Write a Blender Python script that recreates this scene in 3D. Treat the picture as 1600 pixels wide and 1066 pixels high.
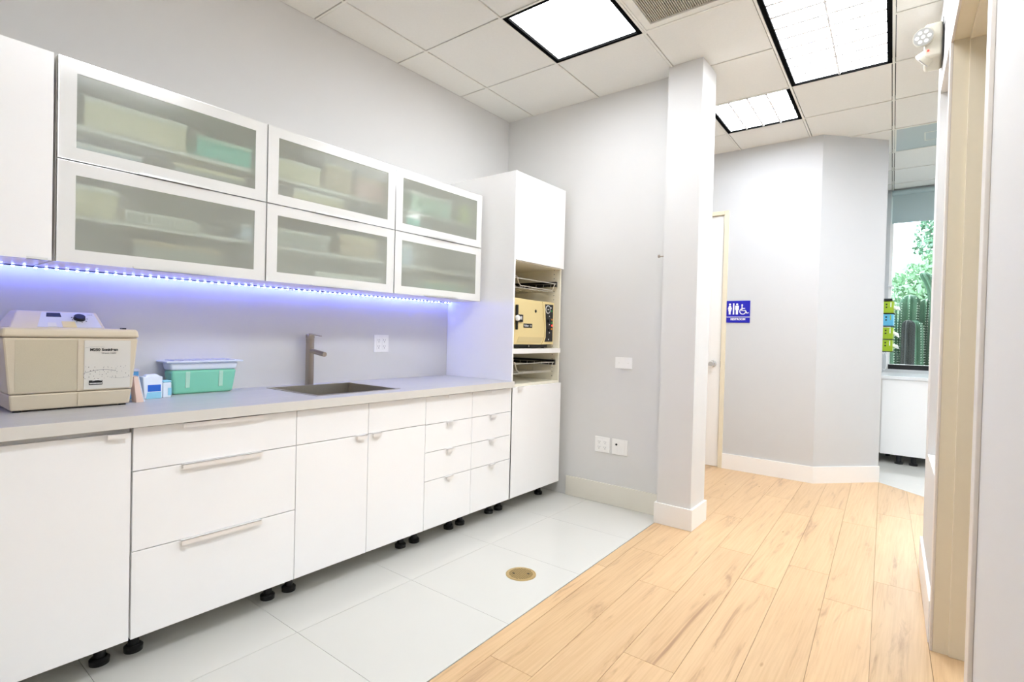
import bpy, bmesh, math, random
from mathutils import Vector, Matrix
random.seed(7)
SC = bpy.context.scene
C = SC.collection
for o in list(bpy.data.objects): bpy.data.objects.remove(o)

# ------------------------------------------------------------------ camera
F_PX = 829.693
cam_d = bpy.data.cameras.new('camera'); cam = bpy.data.objects.new('camera', cam_d); C.objects.link(cam)
cam_d.sensor_fit = 'HORIZONTAL'; cam_d.sensor_width = 36.0; cam_d.lens = F_PX * 36.0 / 1600.0
cam_d.clip_start = 0.02; cam_d.clip_end = 200
r_ = Vector((0.78823624, 0.61487999, 0.02462179)); u_ = Vector((-0.0276856, -0.00453633, 0.99960639)); f_ = Vector((-0.61474966, 0.78860765, -0.01344762))
M = Matrix(((r_.x, u_.x, -f_.x, 2.7930409), (r_.y, u_.y, -f_.y, -0.64672607), (r_.z, u_.z, -f_.z, 1.20986018), (0, 0, 0, 1)))
cam.matrix_world = M
SC.camera = cam

# ------------------------------------------------------------------ world, sun, exposure
W = bpy.data.worlds.new('sky'); SC.world = W; W.use_nodes = True
bg = W.node_tree.nodes['Background']; bg.inputs['Color'].default_value = (0.80, 0.90, 1.0, 1); bg.inputs['Strength'].default_value = 5.0
sun_d = bpy.data.lights.new('sun', 'SUN'); sun_d.energy = 5.0; sun_d.angle = 0.02; sun_d.color = (1.0, 0.96, 0.88)
sun = bpy.data.objects.new('sun', sun_d); C.objects.link(sun); sun.rotation_euler = (math.radians(-28), math.radians(-30), 0)
SC.view_settings.view_transform = 'Standard'; SC.view_settings.look = 'None'
SC.view_settings.gamma = 1.0; SC.view_settings.use_curve_mapping = False
SC.view_settings.exposure = 0.86
LAMP = 10.5          # radiance of the ceiling panels
SC.cycles.max_bounces = 14; SC.cycles.diffuse_bounces = 8; SC.cycles.transmission_bounces = 10
SC.cycles.sample_clamp_indirect = 8.0

# ------------------------------------------------------------------ materials
MAT = {}
def mat(name, col, rough=0.5, metal=0.0, spec=0.5, coat=0.0, emit=None, estr=0.0, noise=0.0, nscale=40.0, bump=0.0, bscale=200.0, trans=0.0, ior=1.45, alpha=1.0):
    m = bpy.data.materials.new(name); m.use_nodes = True
    nt = m.node_tree; b = nt.nodes['Principled BSDF']
    b.inputs['Base Color'].default_value = (*col, 1); b.inputs['Roughness'].default_value = rough
    b.inputs['Metallic'].default_value = metal; b.inputs['Specular IOR Level'].default_value = spec
    b.inputs['Coat Weight'].default_value = coat; b.inputs['Coat Roughness'].default_value = 0.05
    b.inputs['Transmission Weight'].default_value = trans; b.inputs['IOR'].default_value = ior
    b.inputs['Alpha'].default_value = alpha
    if emit: b.inputs['Emission Color'].default_value = (*emit, 1); b.inputs['Emission Strength'].default_value = estr
    if noise or bump:
        tc = nt.nodes.new('ShaderNodeTexCoord')
        if noise:
            n = nt.nodes.new('ShaderNodeTexNoise'); n.inputs['Scale'].default_value = nscale; n.inputs['Detail'].default_value = 5
            nt.links.new(tc.outputs['Object'], n.inputs['Vector'])
            mx = nt.nodes.new('ShaderNodeMix'); mx.data_type = 'RGBA'; mx.blend_type = 'MIX'
            mx.inputs['A'].default_value = (*[c * (1 - noise) for c in col], 1); mx.inputs['B'].default_value = (*[min(1, c * (1 + noise)) for c in col], 1)
            nt.links.new(n.outputs['Fac'], mx.inputs['Factor']); nt.links.new(mx.outputs['Result'], b.inputs['Base Color'])
        if bump:
            n2 = nt.nodes.new('ShaderNodeTexNoise'); n2.inputs['Scale'].default_value = bscale; n2.inputs['Detail'].default_value = 3
            nt.links.new(tc.outputs['Object'], n2.inputs['Vector'])
            bp = nt.nodes.new('ShaderNodeBump'); bp.inputs['Strength'].default_value = bump; bp.inputs['Distance'].default_value = 0.002
            nt.links.new(n2.outputs['Fac'], bp.inputs['Height']); nt.links.new(bp.outputs['Normal'], b.inputs['Normal'])
    MAT[name] = m
    return m

mat('wall_paint', (0.70, 0.695, 0.682), 0.75, noise=0.01, nscale=6, bump=0.05, bscale=260)
mat('wall_cool', (0.60, 0.612, 0.622), 0.7, noise=0.01, nscale=6, bump=0.05, bscale=260)
mat('ceiling_tile', (0.79, 0.785, 0.75), 0.9, noise=0.03, nscale=90, bump=0.25, bscale=420)
mat('grid_metal', (0.78, 0.77, 0.72), 0.5)
mat('plenum', (0.02, 0.02, 0.018), 0.9)
mat('gloss_white', (0.95, 0.95, 0.945), 0.22, spec=0.45)
mat('painted_glass', (0.80, 0.805, 0.785), 0.15)
mat('carcass_white', (0.90, 0.89, 0.86), 0.4)
mat('cream_board', (0.84, 0.80, 0.66), 0.5)
mat('trim_white', (0.90, 0.89, 0.87), 0.35)
mat('casing_trim', (0.74, 0.69, 0.63), 0.4)
mat('cream_trim', (0.78, 0.71, 0.55), 0.45, noise=0.02, nscale=30)
mat('tile_base', (0.78, 0.75, 0.66), 0.18, noise=0.02, nscale=10)
mat('grout', (0.70, 0.68, 0.62), 0.8)
mat('wood_gap', (0.30, 0.20, 0.11), 0.9)
mat('porcelain', (0.635, 0.63, 0.59), 0.06, spec=0.5, noise=0.012, nscale=4)
mat('alu', (0.80, 0.80, 0.78), 0.28, metal=1.0)
mat('pull_white', (0.93, 0.92, 0.91), 0.3, metal=0.35)
mat('black_plastic', (0.012, 0.012, 0.013), 0.4)
mat('black_frame', (0.002, 0.002, 0.002), 0.9, spec=0.05)
mat('tape_black', (0.02, 0.02, 0.03), 0.6)
mat('chrome', (0.85, 0.85, 0.85), 0.12, metal=1.0)
mat('nickel', (0.40, 0.345, 0.29), 0.30, metal=1.0)
mat('sink_steel', (0.50, 0.47, 0.40), 0.38, metal=1.0, noise=0.12, nscale=160)
mat('wire', (0.75, 0.73, 0.68), 0.3, metal=1.0)
mat('beige_plastic', (0.66, 0.58, 0.44), 0.5, bump=0.15, bscale=500)
mat('beige_panel', (0.58, 0.52, 0.38), 0.55, noise=0.05, nscale=300, bump=0.2, bscale=600)
mat('label_grey', (0.70, 0.68, 0.62), 0.5)
mat('panel_lilac', (0.62, 0.62, 0.66), 0.4)
mat('ink', (0.01, 0.01, 0.01), 0.5)
mat('ink_grey', (0.20, 0.20, 0.22), 0.5)
mat('yellow_sticker', (0.74, 0.62, 0.32), 0.6)
mat('clave_yellow', (0.80, 0.65, 0.32), 0.35)
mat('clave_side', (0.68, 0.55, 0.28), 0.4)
mat('print_white', (0.92, 0.92, 0.90), 0.5)
mat('red_lens', (0.7, 0.03, 0.02), 0.3, emit=(1, 0.05, 0.03), estr=1.5)
mat('amber_lens', (0.7, 0.25, 0.02), 0.3)
mat('green_lens', (0.02, 0.3, 0.06), 0.3)
mat('sign_blue', (0.012, 0.012, 0.42), 0.35)
mat('plastic_white', (0.90, 0.895, 0.88), 0.35)
mat('brass', (0.66, 0.50, 0.24), 0.35, metal=0.75, noise=0.15, nscale=120)
mat('brass_dark', (0.30, 0.21, 0.08), 0.5, metal=0.5)
mat('frosted_tub', (0.78, 0.84, 0.93), 0.3)
mat('tub_green', (0.25, 0.68, 0.49), 0.3)
mat('pale_green', (0.50, 0.78, 0.62), 0.4)
mat('lilac_lid', (0.55, 0.57, 0.70), 0.3)
mat('blue_plastic', (0.10, 0.35, 0.66), 0.3)
mat('pack_white', (0.80, 0.88, 0.95), 0.5)
mat('pack_blue', (0.02, 0.14, 0.62), 0.5)
mat('pack_cyan', (0.30, 0.66, 0.84), 0.4)
mat('pink_paper', (0.86, 0.66, 0.55), 0.7)
mat('pink_edge', (0.62, 0.46, 0.42), 0.7)
mat('filter_tan', (0.45, 0.42, 0.35), 0.9, noise=0.1, nscale=60)
mat('blind', (0.42, 0.52, 0.53), 0.8, noise=0.03, nscale=200)
mat('counter_white', (0.82, 0.83, 0.84), 0.25)
mat('lime', (0.36, 0.52, 0.02), 0.45)
mat('sky_blue', (0.12, 0.48, 0.72), 0.45)
mat('glove', (0.92, 0.92, 0.92), 0.6)
mat('cactus', (0.055, 0.125, 0.07), 0.6, noise=0.35, nscale=9)
mat('cactus_dark', (0.006, 0.008, 0.006), 0.7, noise=0.3, nscale=9)
mat('spine', (0.55, 0.60, 0.50), 0.7)
mat('bark', (0.12, 0.09, 0.06), 0.9)
mat('leaf_a', (0.10, 0.20, 0.12), 0.5)
mat('leaf_b', (0.20, 0.33, 0.19), 0.5)
mat('soil', (0.25, 0.22, 0.18), 0.95)
mat('item_cream', (0.80, 0.73, 0.50), 0.6)
mat('item_white', (0.88, 0.87, 0.82), 0.5)
mat('item_teal', (0.12, 0.68, 0.55), 0.4)
mat('item_lime', (0.66, 0.85, 0.15), 0.5)
mat('item_brown', (0.62, 0.50, 0.34), 0.6)
mat('item_rose', (0.70, 0.45, 0.42), 0.6)
mat('item_blue', (0.55, 0.66, 0.78), 0.5)
mat('item_grey', (0.45, 0.46, 0.42), 0.6)
mat('cord_white', (0.92, 0.92, 0.92), 0.4)
mat('led', (1, 1, 1), 0.3, emit=(0.13, 0.19, 1.0), estr=70)
mat('lamp_glow', (1, 1, 1), 0.5, emit=(0.945, 0.985, 1.05), estr=LAMP)
mat('off_panel', (0.45, 0.50, 0.54), 0.3)
mat('reflector', (0.42, 0.42, 0.40), 0.3, metal=0.7)
mat('emerg_body', (0.56, 0.53, 0.44), 0.5)

def louver_mat():
    m = bpy.data.materials.new('louver'); m.use_nodes = True; nt = m.node_tree
    for n in list(nt.nodes): nt.nodes.remove(n)
    out = nt.nodes.new('ShaderNodeOutputMaterial'); d = nt.nodes.new('ShaderNodeBsdfDiffuse'); t = nt.nodes.new('ShaderNodeBsdfTranslucent'); mx = nt.nodes.new('ShaderNodeMixShader')
    for n in (d, t): n.inputs['Color'].default_value = (0.85, 0.85, 0.87, 1)
    mx.inputs[0].default_value = 0.06
    nt.links.new(d.outputs[0], mx.inputs[1]); nt.links.new(t.outputs[0], mx.inputs[2]); nt.links.new(mx.outputs[0], out.inputs[0]); MAT['louver'] = m
louver_mat()

def frosted():
    m = bpy.data.materials.new('frosted_glass'); m.use_nodes = True; nt = m.node_tree
    for n in list(nt.nodes): nt.nodes.remove(n)
    out = nt.nodes.new('ShaderNodeOutputMaterial')
    rf = nt.nodes.new('ShaderNodeBsdfRefraction'); rf.inputs['Color'].default_value = (0.96, 0.99, 0.95, 1); rf.inputs['Roughness'].default_value = 0.17; rf.inputs['IOR'].default_value = 1.12
    tl = nt.nodes.new('ShaderNodeBsdfTranslucent'); tl.inputs['Color'].default_value = (0.86, 0.90, 0.84, 1)
    df = nt.nodes.new('ShaderNodeBsdfDiffuse'); df.inputs['Color'].default_value = (0.90, 0.91, 0.81, 1)
    gl = nt.nodes.new('ShaderNodeBsdfGlossy'); gl.inputs['Roughness'].default_value = 0.12; gl.inputs['Color'].default_value = (1, 1, 1, 1)
    tr = nt.nodes.new('ShaderNodeBsdfTransparent'); tr.inputs['Color'].default_value = (0.95, 0.98, 0.94, 1)
    fr = nt.nodes.new('ShaderNodeFresnel'); fr.inputs['IOR'].default_value = 1.45
    a = nt.nodes.new('ShaderNodeMixShader'); a.inputs[0].default_value = 0.35
    b = nt.nodes.new('ShaderNodeMixShader'); b.inputs[0].default_value = 0.30
    c = nt.nodes.new('ShaderNodeMixShader'); d = nt.nodes.new('ShaderNodeMixShader'); d.inputs[0].default_value = 0.42
    L = nt.links.new
    L(df.outputs[0], b.inputs[1]); L(tl.outputs[0], b.inputs[2])
    L(rf.outputs[0], d.inputs[1]); L(tr.outputs[0], d.inputs[2])
    L(d.outputs[0], a.inputs[1]); L(b.outputs[0], a.inputs[2])
    L(fr.outputs[0], c.inputs[0]); L(a.outputs[0], c.inputs[1]); L(gl.outputs[0], c.inputs[2])
    L(c.outputs[0], out.inputs[0]); MAT['frosted_glass'] = m
frosted()

def clear_glass():
    m = bpy.data.materials.new('clear_glass'); m.use_nodes = True; nt = m.node_tree
    for n in list(nt.nodes): nt.nodes.remove(n)
    out = nt.nodes.new('ShaderNodeOutputMaterial'); tr = nt.nodes.new('ShaderNodeBsdfTransparent'); tr.inputs['Color'].default_value = (0.93, 0.98, 0.97, 1)
    gl = nt.nodes.new('ShaderNodeBsdfGlossy'); gl.inputs['Roughness'].default_value = 0.02; fr = nt.nodes.new('ShaderNodeFresnel'); fr.inputs['IOR'].default_value = 1.45
    mx = nt.nodes.new('ShaderNodeMixShader'); L = nt.links.new
    L(fr.outputs[0], mx.inputs[0]); L(tr.outputs[0], mx.inputs[1]); L(gl.outputs[0], mx.inputs[2]); L(mx.outputs[0], out.inputs[0]); MAT['clear_glass'] = m
clear_glass()

def worktop_mat():
    m = mat('worktop', (0.50, 0.495, 0.50), 0.34, spec=0.6); nt = m.node_tree; b = nt.nodes['Principled BSDF']
    tc = nt.nodes.new('ShaderNodeTexCoord'); mp = nt.nodes.new('ShaderNodeMapping'); mp.inputs['Scale'].default_value = (250, 4, 250)
    n = nt.nodes.new('ShaderNodeTexNoise'); n.inputs['Scale'].default_value = 1.0; n.inputs['Detail'].default_value = 4
    r = nt.nodes.new('ShaderNodeValToRGB'); r.color_ramp.elements[0].position = 0.3; r.color_ramp.elements[0].color = (0.45, 0.445, 0.45, 1); r.color_ramp.elements[1].position = 0.75; r.color_ramp.elements[1].color = (0.58, 0.575, 0.575, 1)
    L = nt.links.new; L(tc.outputs['Object'], mp.inputs['Vector']); L(mp.outputs[0], n.inputs['Vector']); L(n.outputs['Fac'], r.inputs['Fac']); L(r.outputs['Color'], b.inputs['Base Color'])
worktop_mat()
mat('worktop_lit_edge', (0.70, 0.68, 0.63), 0.4, noise=0.02, nscale=30)  # same laminate as the top, lightened to paint in the light on its edge

def wood_mat():
    m = mat('maple_plank', (0.8, 0.6, 0.38), 0.33, spec=0.4); nt = m.node_tree; b = nt.nodes['Principled BSDF']; L = nt.links.new
    tc = nt.nodes.new('ShaderNodeTexCoord'); oi = nt.nodes.new('ShaderNodeObjectInfo')
    cb = nt.nodes.new('ShaderNodeCombineXYZ'); ml = nt.nodes.new('ShaderNodeMath'); ml.operation = 'MULTIPLY'; ml.inputs[1].default_value = 37.0
    L(oi.outputs['Random'], ml.inputs[0]); L(ml.outputs[0], cb.inputs[0]); L(ml.outputs[0], cb.inputs[1]); L(ml.outputs[0], cb.inputs[2])
    ad = nt.nodes.new('ShaderNodeVectorMath'); ad.operation = 'ADD'; L(tc.outputs['Object'], ad.inputs[0]); L(cb.outputs[0], ad.inputs[1])
    mp = nt.nodes.new('ShaderNodeMapping'); mp.inputs['Scale'].default_value = (13, 1.3, 1); L(ad.outputs[0], mp.inputs['Vector'])
    n1 = nt.nodes.new('ShaderNodeTexNoise'); n1.inputs['Scale'].default_value = 1.3; n1.inputs['Detail'].default_value = 7; n1.inputs['Roughness'].default_value = 0.62; n1.inputs['Distortion'].default_value = 0.9
    L(mp.outputs[0], n1.inputs['Vector'])
    r1 = nt.nodes.new('ShaderNodeValToRGB'); e = r1.color_ramp.elements
    e[0].position = 0.26; e[0].color = (0.40, 0.245, 0.14, 1); e[1].position = 0.43; e[1].color = (0.65, 0.44, 0.245, 1)
    x = e.new(0.62); x.color = (0.68, 0.475, 0.27, 1); x = e.new(0.85); x.color = (0.60, 0.395, 0.215, 1)
    L(n1.outputs['Fac'], r1.inputs['Fac'])
    mp2 = nt.nodes.new('ShaderNodeMapping'); mp2.inputs['Scale'].default_value = (120, 3.0, 1); L(ad.outputs[0], mp2.inputs['Vector'])
    n2 = nt.nodes.new('ShaderNodeTexNoise'); n2.inputs['Scale'].default_value = 1.0; n2.inputs['Detail'].default_value = 5; L(mp2.outputs[0], n2.inputs['Vector'])
    r2 = nt.nodes.new('ShaderNodeValToRGB'); r2.color_ramp.elements[0].position = 0.3; r2.color_ramp.elements[0].color = (0.90, 0.87, 0.84, 1); r2.color_ramp.elements[1].position = 0.6; r2.color_ramp.elements[1].color = (1, 1, 1, 1)
    L(n2.outputs['Fac'], r2.inputs['Fac'])
    mx = nt.nodes.new('ShaderNodeMix'); mx.data_type = 'RGBA'; mx.blend_type = 'MULTIPLY'; mx.inputs['Factor'].default_value = 1.0
    L(r1.outputs['Color'], mx.inputs['A']); L(r2.outputs['Color'], mx.inputs['B'])
    # small knots
    mp3 = nt.nodes.new('ShaderNodeMapping'); mp3.inputs['Scale'].default_value = (7, 2.4, 1); L(ad.outputs[0], mp3.inputs['Vector'])
    v = nt.nodes.new('ShaderNodeTexVoronoi'); v.inputs['Scale'].default_value = 1.0; L(mp3.outputs[0], v.inputs['Vector'])
    r3 = nt.nodes.new('ShaderNodeValToRGB'); r3.color_ramp.elements[0].position = 0.015; r3.color_ramp.elements[0].color = (0.5, 0.36, 0.24, 1); r3.color_ramp.elements[1].position = 0.055; r3.color_ramp.elements[1].color = (1, 1, 1, 1)
    L(v.outputs['Distance'], r3.inputs['Fac'])
    mx2 = nt.nodes.new('ShaderNodeMix'); mx2.data_type = 'RGBA'; mx2.blend_type = 'MULTIPLY'; mx2.inputs['Factor'].default_value = 0.8
    L(mx.outputs['Result'], mx2.inputs['A']); L(r3.outputs['Color'], mx2.inputs['B'])
    hs = nt.nodes.new('ShaderNodeHueSaturation'); mr = nt.nodes.new('ShaderNodeMapRange'); mr.inputs['To Min'].default_value = 0.94; mr.inputs['To Max'].default_value = 1.05
    L(oi.outputs['Random'], mr.inputs['Value']); L(mr.outputs[0], hs.inputs['Value']); L(mx2.outputs['Result'], hs.inputs['Color']); L(hs.outputs['Color'], b.inputs['Base Color'])
wood_mat()

# ------------------------------------------------------------------ mesh helpers
class MB:
    def __init__(s): s.v = []; s.f = []
    def add(s, vs, fs):
        n = len(s.v); s.v += [tuple(v) for v in vs]; s.f += [tuple(i + n for i in f) for f in fs]; return s
    def box(s, x0, x1, y0, y1, z0, z1):
        return s.add([(x0,y0,z0),(x1,y0,z0),(x1,y1,z0),(x0,y1,z0),(x0,y0,z1),(x1,y0,z1),(x1,y1,z1),(x0,y1,z1)],
                     [(0,3,2,1),(4,5,6,7),(0,1,5,4),(1,2,6,5),(2,3,7,6),(3,0,4,7)])
    def hexa(s, p):
        return s.add(p, [(0,3,2,1),(4,5,6,7),(0,1,5,4),(1,2,6,5),(2,3,7,6),(3,0,4,7)])
    def prism(s, poly, z0, z1, axis='z'):
        n = len(poly)
        def P(a, b, h): return {'z': (a, b, h), 'x': (h, a, b), 'y': (a, h, b)}[axis]
        vs = [P(a, b, z0) for a, b in poly] + [P(a, b, z1) for a, b in poly]
        fs = [tuple(range(n - 1, -1, -1)), tuple(range(n, 2 * n))] + [(i, (i + 1) % n, n + (i + 1) % n, n + i) for i in range(n)]
        return s.add(vs, fs)
    def cyl(s, p0, p1, r0, r1=None, n=20, caps=True):
        r1 = r0 if r1 is None else r1
        p0 = Vector(p0); p1 = Vector(p1); d = (p1 - p0).normalized()
        a = d.cross(Vector((0, 0, 1)) if abs(d.z) < 0.9 else Vector((1, 0, 0))).normalized(); b = d.cross(a)
        vs = []
        for p, r in ((p0, r0), (p1, r1)):
            for i in range(n):
                t = 2 * math.pi * i / n; vs.append(p + a * math.cos(t) * r + b * math.sin(t) * r)
        fs = [(i, (i + 1) % n, n + (i + 1) % n, n + i) for i in range(n)]
        if caps: fs += [tuple(range(n - 1, -1, -1)), tuple(range(n, 2 * n))]
        return s.add(vs, fs)
    def tube(s, pts, r, n=8):
        pts = [Vector(p) for p in pts]; rings = []; m = len(pts); prev = None
        for i, p in enumerate(pts):
            d = (pts[min(i + 1, m - 1)] - pts[max(i - 1, 0)]).normalized()
            if prev is None: a = d.cross(Vector((0, 0, 1)) if abs(d.z) < 0.9 else Vector((1, 0, 0))).normalized()
            else: a = (prev - d * prev.dot(d)).normalized()
            prev = a; b = d.cross(a); rings.append([p + (a * math.cos(2*math.pi*k/n) + b * math.sin(2*math.pi*k/n)) * r for k in range(n)])
        vs = [v for R in rings for v in R]; fs = []
        for i in range(m - 1):
            for k in range(n): fs.append((i*n+k, i*n+(k+1) % n, (i+1)*n+(k+1) % n, (i+1)*n+k))
        fs += [tuple(range(n - 1, -1, -1)), tuple(range((m-1)*n, m*n))]
        return s.add(vs, fs)
    def lathe(s, prof, c=(0, 0, 0), n=32, axis='z'):
        vs = []; m = len(prof)
        for r, h in prof:
            for k in range(n):
                t = 2*math.pi*k/n; a = r*math.cos(t); b = r*math.sin(t)
                p = {'z': (a, b, h), 'x': (h, a, b), 'y': (a, h, b)}[axis]; vs.append((p[0]+c[0], p[1]+c[1], p[2]+c[2]))
        fs = [(i*n+k, i*n+(k+1) % n, (i+1)*n+(k+1) % n, (i+1)*n+k) for i in range(m-1) for k in range(n)]
        fs += [tuple(range(n-1, -1, -1)), tuple(range((m-1)*n, m*n))]
        return s.add(vs, fs)
    def ring(s, o, i, d0, d1, axis='x'):
        # rectangular frame: o, i = (a0,a1,b0,b1) outer / inner, extruded from d0 to d1
        def P(a, b, h): return {'z': (a, b, h), 'x': (h, a, b), 'y': (a, h, b)}[axis]
        oc = [(o[0],o[2]),(o[1],o[2]),(o[1],o[3]),(o[0],o[3])]; ic = [(i[0],i[2]),(i[1],i[2]),(i[1],i[3]),(i[0],i[3])]
        vs = [P(*p, d0) for p in oc] + [P(*p, d0) for p in ic] + [P(*p, d1) for p in oc] + [P(*p, d1) for p in ic]
        fs = []
        for k in range(4):
            j = (k + 1) % 4
            fs += [(k, 4+k, 4+j, j), (8+k, 8+j, 12+j, 12+k), (k, j, 8+j, 8+k), (4+k, 12+k, 12+j, 4+j)]
        return s.add(vs, fs)
    def mesh(s, name, smooth=False, bevel=0.0, seg=2):
        bm = bmesh.new(); vs = [bm.verts.new(v) for v in s.v]
        for f in s.f:
            try: bm.faces.new([vs[i] for i in f])
            except ValueError: pass
        bmesh.ops.recalc_face_normals(bm, faces=bm.faces)
        if bevel > 0:
            es = [e for e in bm.edges if len(e.link_faces) == 2 and e.calc_face_angle(0) > 0.5]
            bmesh.ops.bevel(bm, geom=es, offset=bevel, segments=seg, affect='EDGES', clamp_overlap=True, profile=0.5)
        me = bpy.data.meshes.new(name); bm.to_mesh(me); bm.free()
        if smooth:
            for p in me.polygons: p.use_smooth = True
            try: me.set_sharp_from_angle(angle=math.radians(38))
            except Exception: pass
        return me
    def build(s, name, m, parent=None, smooth=False, bevel=0.0, seg=2):
        return link(name, s.mesh(name, smooth, bevel, seg), m, parent)

def link(name, me, m, parent=None):
    o = bpy.data.objects.new(name, me); C.objects.link(o)
    if m and not me.materials: me.materials.append(MAT[m])
    if parent: o.parent = parent
    return o
def tag(o, label=None, cat=None, group=None, kind=None):
    if label: o['label'] = label
    if cat: o['category'] = cat
    if group: o['group'] = group
    if kind: o['kind'] = kind
    return o
def empty(name, loc=(0, 0, 0), rz=0.0):
    # parts are given in world coordinates through local() when loc is not the origin
    o = bpy.data.objects.new(name, None); C.objects.link(o); o.location = loc; o.rotation_euler = (0, 0, rz); o.empty_display_size = 0.05
    return o
class Off:
    """MB that stores coordinates relative to an origin."""
def B(o=None):
    mb = MB(); return mb
def rel(mb, root):
    lx, ly, lz = root.location; mb.v = [(x - lx, y - ly, z - lz) for x, y, z in mb.v]; return mb
def part(mb, name, m, root, thing=None, **k):
    """build mb (world coordinates) as a child of root; thing is the top-level owner whose location offsets it"""
    t = thing or root
    rel(mb, t); return mb.build(name, m, root, **k)
def bx(x0, x1, y0, y1, z0, z1): return MB().box(x0, x1, y0, y1, z0, z1)
def struct(name, mb, m, label=None, **k):
    o = mb.build(name, m, None, **k); o['kind'] = 'structure'
    if label: o['label'] = label
    return o
def text_mesh(name, s, size, bold=0.0):
    cu = bpy.data.curves.new('tmp_text', 'FONT'); cu.body = s; cu.size = size; cu.offset = bold; cu.extrude = 0.0002
    cu.resolution_u = 3; cu.fill_mode = 'BOTH'
    to = bpy.data.objects.new('tmp_text', cu); C.objects.link(to)
    bpy.context.view_layer.update()
    me = bpy.data.meshes.new_from_object(to.evaluated_get(bpy.context.evaluated_depsgraph_get()))
    me.name = name; bpy.data.objects.remove(to); me.materials.clear(); return me
def text(name, s, size, org, xd, yd, m, parent, thing, width=None, bold=0.0, center=False):
    me = text_mesh(name, s, size, bold); xd = Vector(xd).normalized(); yd = Vector(yd).normalized(); zd = xd.cross(yd)
    xs = [v.co.x for v in me.vertices]; w = max(xs) - min(xs); k = (width / w) if width else 1.0; x0 = min(xs)
    o = Vector(org) - Vector(thing.location)
    for v in me.vertices:
        px = (v.co.x - x0) * k - (w * k / 2 if center else 0)
        v.co = o + xd * px + yd * v.co.y + zd * v.co.z
    return link(name, me, m, parent)
def copy_tree(o, parent=None):
    c = o.copy(); C.objects.link(c); c.parent = parent
    for ch in [x for x in C.objects if x.parent == o]: copy_tree(ch, c)
    return c

# ================================================================== THE SETTING
H = 2.958; XW = 0.016; YB = 2.805
NEAR = -2.3; EAST = 4.60; FAR = 6.80
# ---- floor
floor = struct('floor', bx(-0.15, EAST + 0.15, NEAR - 0.15, FAR + 0.2, -0.14, -0.008), 'grout', 'floor slab under polished tiles and maple planks')
# tile joints at x=.25,.85 and y=.5+.595n
def border_x(y): return 1.4803 - 0.0201 * y          # tile / wood seam
ty = [0.5 + 0.595 * n for n in range(-5, 4)] + [2.805]
ty = [NEAR] + [y for y in ty if NEAR < y < 2.75] + [2.805]
g = 0.0008
for j in range(len(ty) - 1):
    y0, y1 = ty[j] + g, ty[j+1] - g
    for i, (xa, xb) in enumerate(((XW, 0.25), (0.25, 0.852), (0.852, None))):
        if xb is None:
            p = [(xa+g, y0), (border_x(y0)-0.003, y0), (border_x(y1)-0.003, y1), (xa+g, y1)]
        else: p = [(xa+g, y0), (xb-g, y0), (xb-g, y1), (xa+g, y1)]
        MB().prism(p, -0.008, 0.0).build('floor_tile', 'porcelain', floor)
# planks: seam lines measured at y = 2, with a slight fan
PX = [0.17 + 0.19 * k for k in range(0, 7)] + [1.5, 1.692, 1.887, 2.083, 2.266, 2.457, 2.647, 2.838] + [3.03 + 0.19 * k for k in range(0, 9)]
def pslope(x): return -0.032 if x < 2.0 else -0.032 - 0.017 * min(1.0, (x - 2.0) / 0.45)
def px_at(x0, y): return x0 + pslope(x0) * (y - 2.0)
phase = {6: 1.857, 7: 0.881, 8: 1.83, 9: 1.228, 10: 2.19, 11: 2.54, 12: 2.242, 13: 2.612}
bed = MB(); bed.prism([(border_x(NEAR), NEAR), (EAST, NEAR), (EAST, 4.6), (2.806, 4.681), (2.495, 4.958), (0.2, 4.6), (0.2, 2.93), (1.43, 2.93), (border_x(2.9), 2.9)], -0.0079, -0.004)
bed.build('plank_bed', 'wood_gap', floor)
PL = 1.31; pg = 0.0008
def diag_y(x): return 4.958 - 0.8907 * (x - 2.495)   # far edge of the planks in front of the tiled room
for k in range(len(PX) - 1):
    xa, xb = PX[k], PX[k+1]; ph = phase.get(k, random.uniform(0, PL)); ys = []
    if xb <= 1.5 and k < 6: lo, hi = 2.93, 4.60
    elif k == 6: lo, hi = NEAR, 4.60
    else: lo, hi = NEAR, 5.2
    y = ph - PL * 6; cuts = [lo]
    while y < hi:
        if y > lo + 0.02: cuts.append(y)
        y += PL
    cuts.append(hi)
    for a, b in zip(cuts[:-1], cuts[1:]):
        a2, b2 = a + pg, b - pg
        corners = [(px_at(xa, a2)+pg, a2), (px_at(xb, a2)-pg, a2), (px_at(xb, b2)-pg, b2), (px_at(xa, b2)+pg, b2)]
        if k == 6:
            if a2 > 2.95: pass
            elif b2 < 2.70: corners = [(border_x(a2)+0.002, a2), corners[1], corners[2], (border_x(b2)+0.002, b2)]
            else: corners = [(border_x(a2)+0.002, a2), corners[1], corners[2], (border_x(b2)+0.002, b2)]
        # clip at the diagonal edge of the far tiled room
        if k >= 7:
            out = []
            n = len(corners)
            for i in range(n):
                p, q = corners[i], corners[(i+1) % n]; dp = p[1] - diag_y(p[0]); dq = q[1] - diag_y(q[0])
                if dp <= 0: out.append(p)
                if (dp < 0) != (dq < 0):
                    t = dp / (dp - dq); out.append((p[0] + (q[0]-p[0]) * t, p[1] + (q[1]-p[1]) * t))
            corners = out
        if len(corners) < 3: continue
        cx = sum(p[0] for p in corners) / len(corners); cy = sum(p[1] for p in corners) / len(corners)
        o = MB().prism([(p[0]-cx, p[1]-cy) for p in corners], -0.004, 0.0).build('wood_plank', 'maple_plank', floor); o.location = (cx, cy, 0)
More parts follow.
